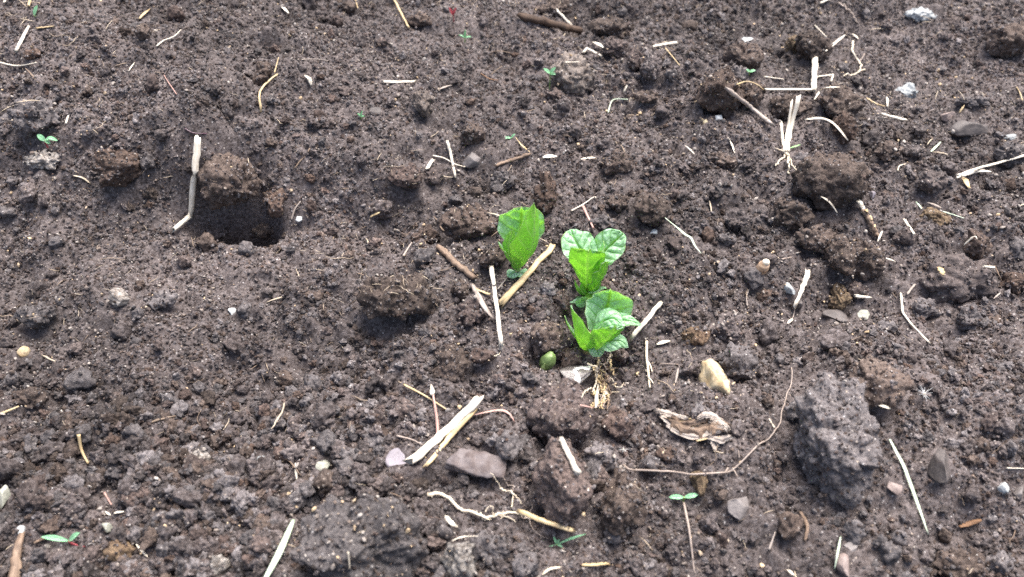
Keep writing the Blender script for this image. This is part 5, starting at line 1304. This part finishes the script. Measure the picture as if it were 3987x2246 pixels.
while made < 290 and tries < 9000:
    tries += 1
    pelv = rl.random() < 0.4
    u, v = (rl.uniform(15, 1350), rl.uniform(1480, IH - 15)) if pelv else (rl.uniform(15, IW - 15), rl.uniform(15, IH - 15))
    c, t = hit(u, v, 0.001, HT)
    s = (0.40 + 0.75 * rl.random() ** 2.0) * (1.1 if pelv else 0.95)
    r = 0.0075 * s
    if LINES[int((c[1] - HY0) / HS), int((c[0] - HX0) / HS)] or (abs(c[0] - A.location.x) < .02 and abs(c[1] - A.location.y) < .02):
        continue
    if any((c[0] - a) ** 2 + (c[1] - b) ** 2 < (q_ * 0.9 + r) ** 2 for a, b, q_ in SPOTS):
        continue
    near_ = sorted(((u - a) ** 2 + (v - b) ** 2, a, b, nm) for a, b, nm in MARKS)[:4]
    kme = rl.randrange(14)
    tone = {'soil': 'dark', 'soil_grey': 'grey', 'soil_brown': 'brown'}[LUMP_ME[kme].materials[0].name]
    size = 'tiny' if s < 0.55 else ('small' if s < 0.8 else 'plump')
    label = None
    for d2, a, b, nm in near_:
        rel = 'right beside' if d2 < 130 ** 2 else ('above' if v < b - 70 else ('below' if v > b + 70 else 'level with'))
        cand = f'{size} {tone} lump of earth {rel} the {nm}'
        if cand not in used:
            label = cand
            break
    if label is None:
        continue
    used.add(label)
    o = obj('soil_lump', LUMP_ME[kme], None, (c[0], c[1], height(c[0], c[1], HT) + r * 0.22))
    o.rotation_euler = (rl.uniform(0, 6), rl.uniform(0, 6), rl.uniform(0, 6))
    o.scale = (s * rl.uniform(.85, 1.2), s * rl.uniform(.85, 1.2), s * rl.uniform(.8, 1.05))
    tag(o, label, 'clod', 'loose lumps of earth on the bed')
    SPOTS.append((c[0], c[1], r))
    th = np.linspace(0, 6.28, 10)
    stamp(np.concatenate([np.stack([c[0] + f * r * np.cos(th), c[1] + f * r * np.sin(th), np.full(10, o.location.z + r * math.sqrt(1 - f * f) * .8)], 1) for f in (0, .3, .6, .85)]))
    made += 1

# ------------------------------------------------------------------ loose crumbs, grit and chaff: what nobody could count
def scatter(name, label, protos, pts, rots, scl, vid):
    coll = bpy.data.collections.new(name + '_kinds')
    for p in protos:
        coll.objects.link(bpy.data.objects.new(name + '_kind', p))
    me = bpy.data.meshes.new(name)
    me.vertices.add(len(pts)); me.vertices.foreach_set('co', np.asarray(pts, dtype=np.float32).ravel())
    for nm, typ, key, arr in (('rot', 'FLOAT_VECTOR', 'vector', rots), ('scl', 'FLOAT_VECTOR', 'vector', scl), ('vid', 'INT', 'value', vid)):
        a = me.attributes.new(nm, typ, 'POINT'); a.data.foreach_set(key, np.ascontiguousarray(arr, dtype=np.int32 if typ == 'INT' else np.float32).ravel())
    o = obj(name, me); o['kind'] = 'stuff'; o['label'] = label
    g = bpy.data.node_groups.new(name, 'GeometryNodeTree')
    g.interface.new_socket('Geometry', in_out='INPUT', socket_type='NodeSocketGeometry')
    g.interface.new_socket('Geometry', in_out='OUTPUT', socket_type='NodeSocketGeometry')
    gi, go = g.nodes.new('NodeGroupInput'), g.nodes.new('NodeGroupOutput')
    ci = g.nodes.new('GeometryNodeCollectionInfo'); ci.inputs['Collection'].default_value = coll
    ci.inputs['Separate Children'].default_value = True; ci.inputs['Reset Children'].default_value = True
    ip = g.nodes.new('GeometryNodeInstanceOnPoints'); ip.inputs['Pick Instance'].default_value = True
    def named(n, t):
        nd = g.nodes.new('GeometryNodeInputNamedAttribute'); nd.data_type = t; nd.inputs['Name'].default_value = n
        return nd.outputs['Attribute']
    L = g.links.new
    L(gi.outputs[0], ip.inputs['Points']); L(ci.outputs[0], ip.inputs['Instance'])
    L(named('vid', 'INT'), ip.inputs['Instance Index']); L(named('rot', 'FLOAT_VECTOR'), ip.inputs['Rotation']); L(named('scl', 'FLOAT_VECTOR'), ip.inputs['Scale'])
    L(ip.outputs[0], go.inputs[0])
    md = o.modifiers.new('scatter', 'NODES'); md.node_group = g
    return o

rng = np.random.default_rng(4)
def in_view(x, y, pad=0.06):
    dx, dy, dz = x - CAM[0], y - CAM[1], -CAM[2]
    c, s = math.cos(PITCH), math.sin(PITCH)
    t = dy * c + (-dz) * s; b = dy * s + dz * c
    return (np.abs(dx) < t * (TH + pad)) & (np.abs(b) < t * (TH * IH / IW + pad))
def line_mask(x, y):
    a = np.clip(((x - HX0) / HS).astype(int), 0, HM.shape[1] - 1); b = np.clip(((y - HY0) / HS).astype(int), 0, HM.shape[0] - 1)
    return LINES[b, a]
def sample(n, out_keep=0.25, steep=2.6):
    x = rng.uniform(-0.86, 0.86, n); y = rng.uniform(-0.40, 0.82, n)
    ok = in_view(x, y) | (rng.random(n) < out_keep)
    gy_, gx_ = np.gradient(HM, HS)
    sl = np.hypot(gx_, gy_)
    a = np.clip(((x - HX0) / HS).astype(int), 0, HM.shape[1] - 1); b = np.clip(((y - HY0) / HS).astype(int), 0, HM.shape[0] - 1)
    ok &= ((sl[b, a] < steep) | (rng.random(n) < 0.7)) & ~BARE[b, a]
    return x[ok], y[ok]
crumb_kinds = []
for k in range(12):
    V, F = ico(4)
    r2 = np.random.default_rng(300 + k)
    V = cut_planes(V, r2, 8, 0.5, 0.92)
    N = V / np.linalg.norm(V, axis=1, keepdims=True)
    V = V * (1 + 0.34 * fbm(N * 1.7 + 9 * k, 70 + k, 2) + 0.60 * (0.45 - worley(N * 1.9 + 5 * k, 80 + k)) + 0.26 * (0.45 - worley(N * 4.6 + 5 * k, 90 + k)))[:, None]
    crumb_kinds.append(mesh('crumb', V, F, M[['crumb', 'crumb_grey', 'crumb', 'crumb', 'crumb_brown', 'crumb_grey'][k % 6]]))
N_CRUMB = 900000
x, y = sample(N_CRUMB)
n = len(x)
P2 = xyz(x, y)
tv = (y - CAM[1])
coarse = np.clip(0.50 + 0.9 * fbm(P2 * 9, 21, 2), 0.0, 1.0)
pel = flat(380, 2060); coarse = np.maximum(coarse, np.exp(-(((x - pel[0]) / 0.14) ** 2 + ((y - pel[1]) / 0.055) ** 2)))
fin = flat(1100, 500); coarse *= 1 - 0.75 * np.exp(-(((x - fin[0]) / 0.26) ** 2 + ((y - fin[1]) / 0.13) ** 2))
fin = flat(550, 1150); coarse *= 1 - 0.6 * np.exp(-(((x - fin[0]) / 0.15) ** 2 + ((y - fin[1]) / 0.06) ** 2))
r = 0.00058 * (1 - rng.random(n)) ** (-1 / (2.9 - 0.8 * coarse))
r = np.minimum(r, 0.0013 + 0.0030 * coarse ** 2.2)
on_clod = height(x, y) - height(x, y, HT) > 0.003
keep = ~on_clod | ((r < 0.0010) & (rng.random(n) < 0.15))
keep &= (r < 0.0011) | ~line_mask(x, y)
# pellets of the coarse corner
px_ = rng.normal(pel[0], 0.12, 7000); py_ = rng.normal(pel[1], 0.04, 7000)
pr_ = np.minimum(0.0019 * (1 - rng.random(7000)) ** (-1 / 2.6), 0.0050)
pk = (px_ > -0.85) & (py_ > -0.4) & (height(px_, py_) - height(px_, py_, HT) < 0.003) & ~line_mask(px_, py_) & ~BARE[np.clip(((py_ - HY0) / HS).astype(int), 0, HM.shape[0] - 1), np.clip(((px_ - HX0) / HS).astype(int), 0, HM.shape[1] - 1)]
# irregular small lumps in drifts over the rest of the bed
qx, qy = sample(26000, 0.15)
qd = fbm(xyz(qx, qy) * 11, 91, 3) + 0.25 * (qx > 0.0) - 0.9 * np.exp(-(((qx - flat(550, 1150)[0]) / 0.14) ** 2 + ((qy - flat(550, 1150)[1]) / 0.05) ** 2))
qr = np.minimum(0.0016 * (1 - rng.random(len(qx))) ** (-1 / 2.9), 0.0046)
qk = (rng.random(len(qx)) < np.clip(qd * 1.6 + 0.12, 0, 0.8)) & (height(qx, qy) - height(qx, qy, HT) < 0.003) & ~line_mask(qx, qy)
px_, py_, pr_, pk = np.r_[px_, qx], np.r_[py_, qy], np.r_[pr_, qr], np.r_[pk, qk]
# clumps and gaps, so that the cover is uneven
keep &= rng.random(n) < np.clip(0.62 + 0.9 * fbm(P2 * 60, 55, 2), 0.15, 1)
x, y, r = np.r_[x[keep], px_[pk]], np.r_[y[keep], py_[pk]], np.r_[r[keep], pr_[pk]]; n = len(x)
z = height(x, y) + r * rng.uniform(-0.1, 0.55, n)
# crumbs stuck to the clods themselves
CK = np.concatenate(STUCK); rk = np.minimum(0.00050 * (1 - rng.random(len(CK))) ** (-1 / 3.0), 0.0015)
x, y, z, r = np.r_[x, CK[:, 0]], np.r_[y, CK[:, 1]], np.r_[z, CK[:, 2]], np.r_[r, rk]; n = len(x)
sc3 = r[:, None] * rng.uniform(0.62, 1.35, (n, 3))
crumbs = scatter('soil_crumbs', 'loose crumbs of dark soil covering the bed', crumb_kinds,
        np.stack([x, y, z], 1), rng.uniform(0, 6.28, (n, 3)), sc3, rng.integers(0, 12, n))

q = NT('grit'); R_ = q.rnd()
c_ = q.mix(R_, (0.14, 0.105, 0.085), (0.38, 0.345, 0.31))
c_ = q.mix(q.ramp(q.math('FRACT', q.math('MULTIPLY', R_, 9.7)), 0.8, 0.95), c_, (0.62, 0.46, 0.28))
q.ln(c_, q.b.inputs['Base Color']); q.b.inputs['Roughness'].default_value = 0.55
q.bump(q.noise(q.pos(), 1500, 3), 0.4, 0.0003)
grit_kinds = []
for k in range(6):
    V, F = ico(2)
    r2 = np.random.default_rng(500 + k)
    V = cut_planes(V, r2, 7, 0.4, 0.8)
    grit_kinds.append(mesh('grit', V, F, q.m, smooth=False))
x, y = sample(90000)
k_ = rng.random(len(x)) < np.clip(0.40 + 1.5 * fbm(xyz(x, y) * 14, 77, 3), 0.06, 1); x, y = x[k_], y[k_]; n = len(x)
r = np.minimum(0.00040 * (1 - rng.random(n)) ** (-1 / 2.6), 0.0014)
scatter('pale_grit', 'pale mineral grit and tiny chips strewn over the soil', grit_kinds,
        np.stack([x, y, height(x, y) + 0.0009 + r * 0.4], 1), rng.uniform(0, 6.28, (n, 3)), r[:, None] * rng.uniform(0.45, 1.4, (n, 3)), rng.integers(0, 6, n))

# chaff: hair-thin bits of straw and rootlet
q = NT('chaff'); R_ = q.rnd()
c_ = q.mix(R_, (0.16, 0.11, 0.075), (0.56, 0.47, 0.35))
q.ln(c_, q.b.inputs['Base Color']); q.b.inputs['Roughness'].default_value = 0.6
q.bump(q.noise(q.pos(), 1500, 3), 0.3, 0.0003)
chaff_kinds = []
for k in range(8):
    r2 = np.random.default_rng(700 + k)
    s = np.linspace(-1, 1, 7)
    C = np.stack([s, 0.16 * np.sin(s * r2.uniform(1, 3) + k) + 0.05 * r2.normal(size=7), 0.10 * np.cos(s * 2 + k)], 1)
    V, F, _ = tube(C, 0.035 * (1 - 0.5 * np.abs(s)) * (2.2 if k % 3 == 0 else 1), 0.5, 5)
    chaff_kinds.append(mesh('chaff', V, F, q.m))
x, y = sample(14000)
k_ = rng.random(len(x)) < np.clip(0.35 + 1.6 * fbm(xyz(x, y) * 11, 78, 3), 0.04, 1); x, y = x[k_], y[k_]; n = len(x)
L_ = np.minimum(0.0020 * (1 - rng.random(n)) ** (-1 / 2.2), 0.009)
rot = np.stack([rng.normal(0, 0.25, n), rng.normal(0, 0.25, n), rng.uniform(0, 6.28, n)], 1)
scatter('straw_chaff', 'hair-thin bits of dry straw and rootlet strewn over the soil', chaff_kinds,
        np.stack([x, y, height(x, y) + 0.0014], 1), rot, L_[:, None] * np.ones((1, 3)), rng.integers(0, 8, n))
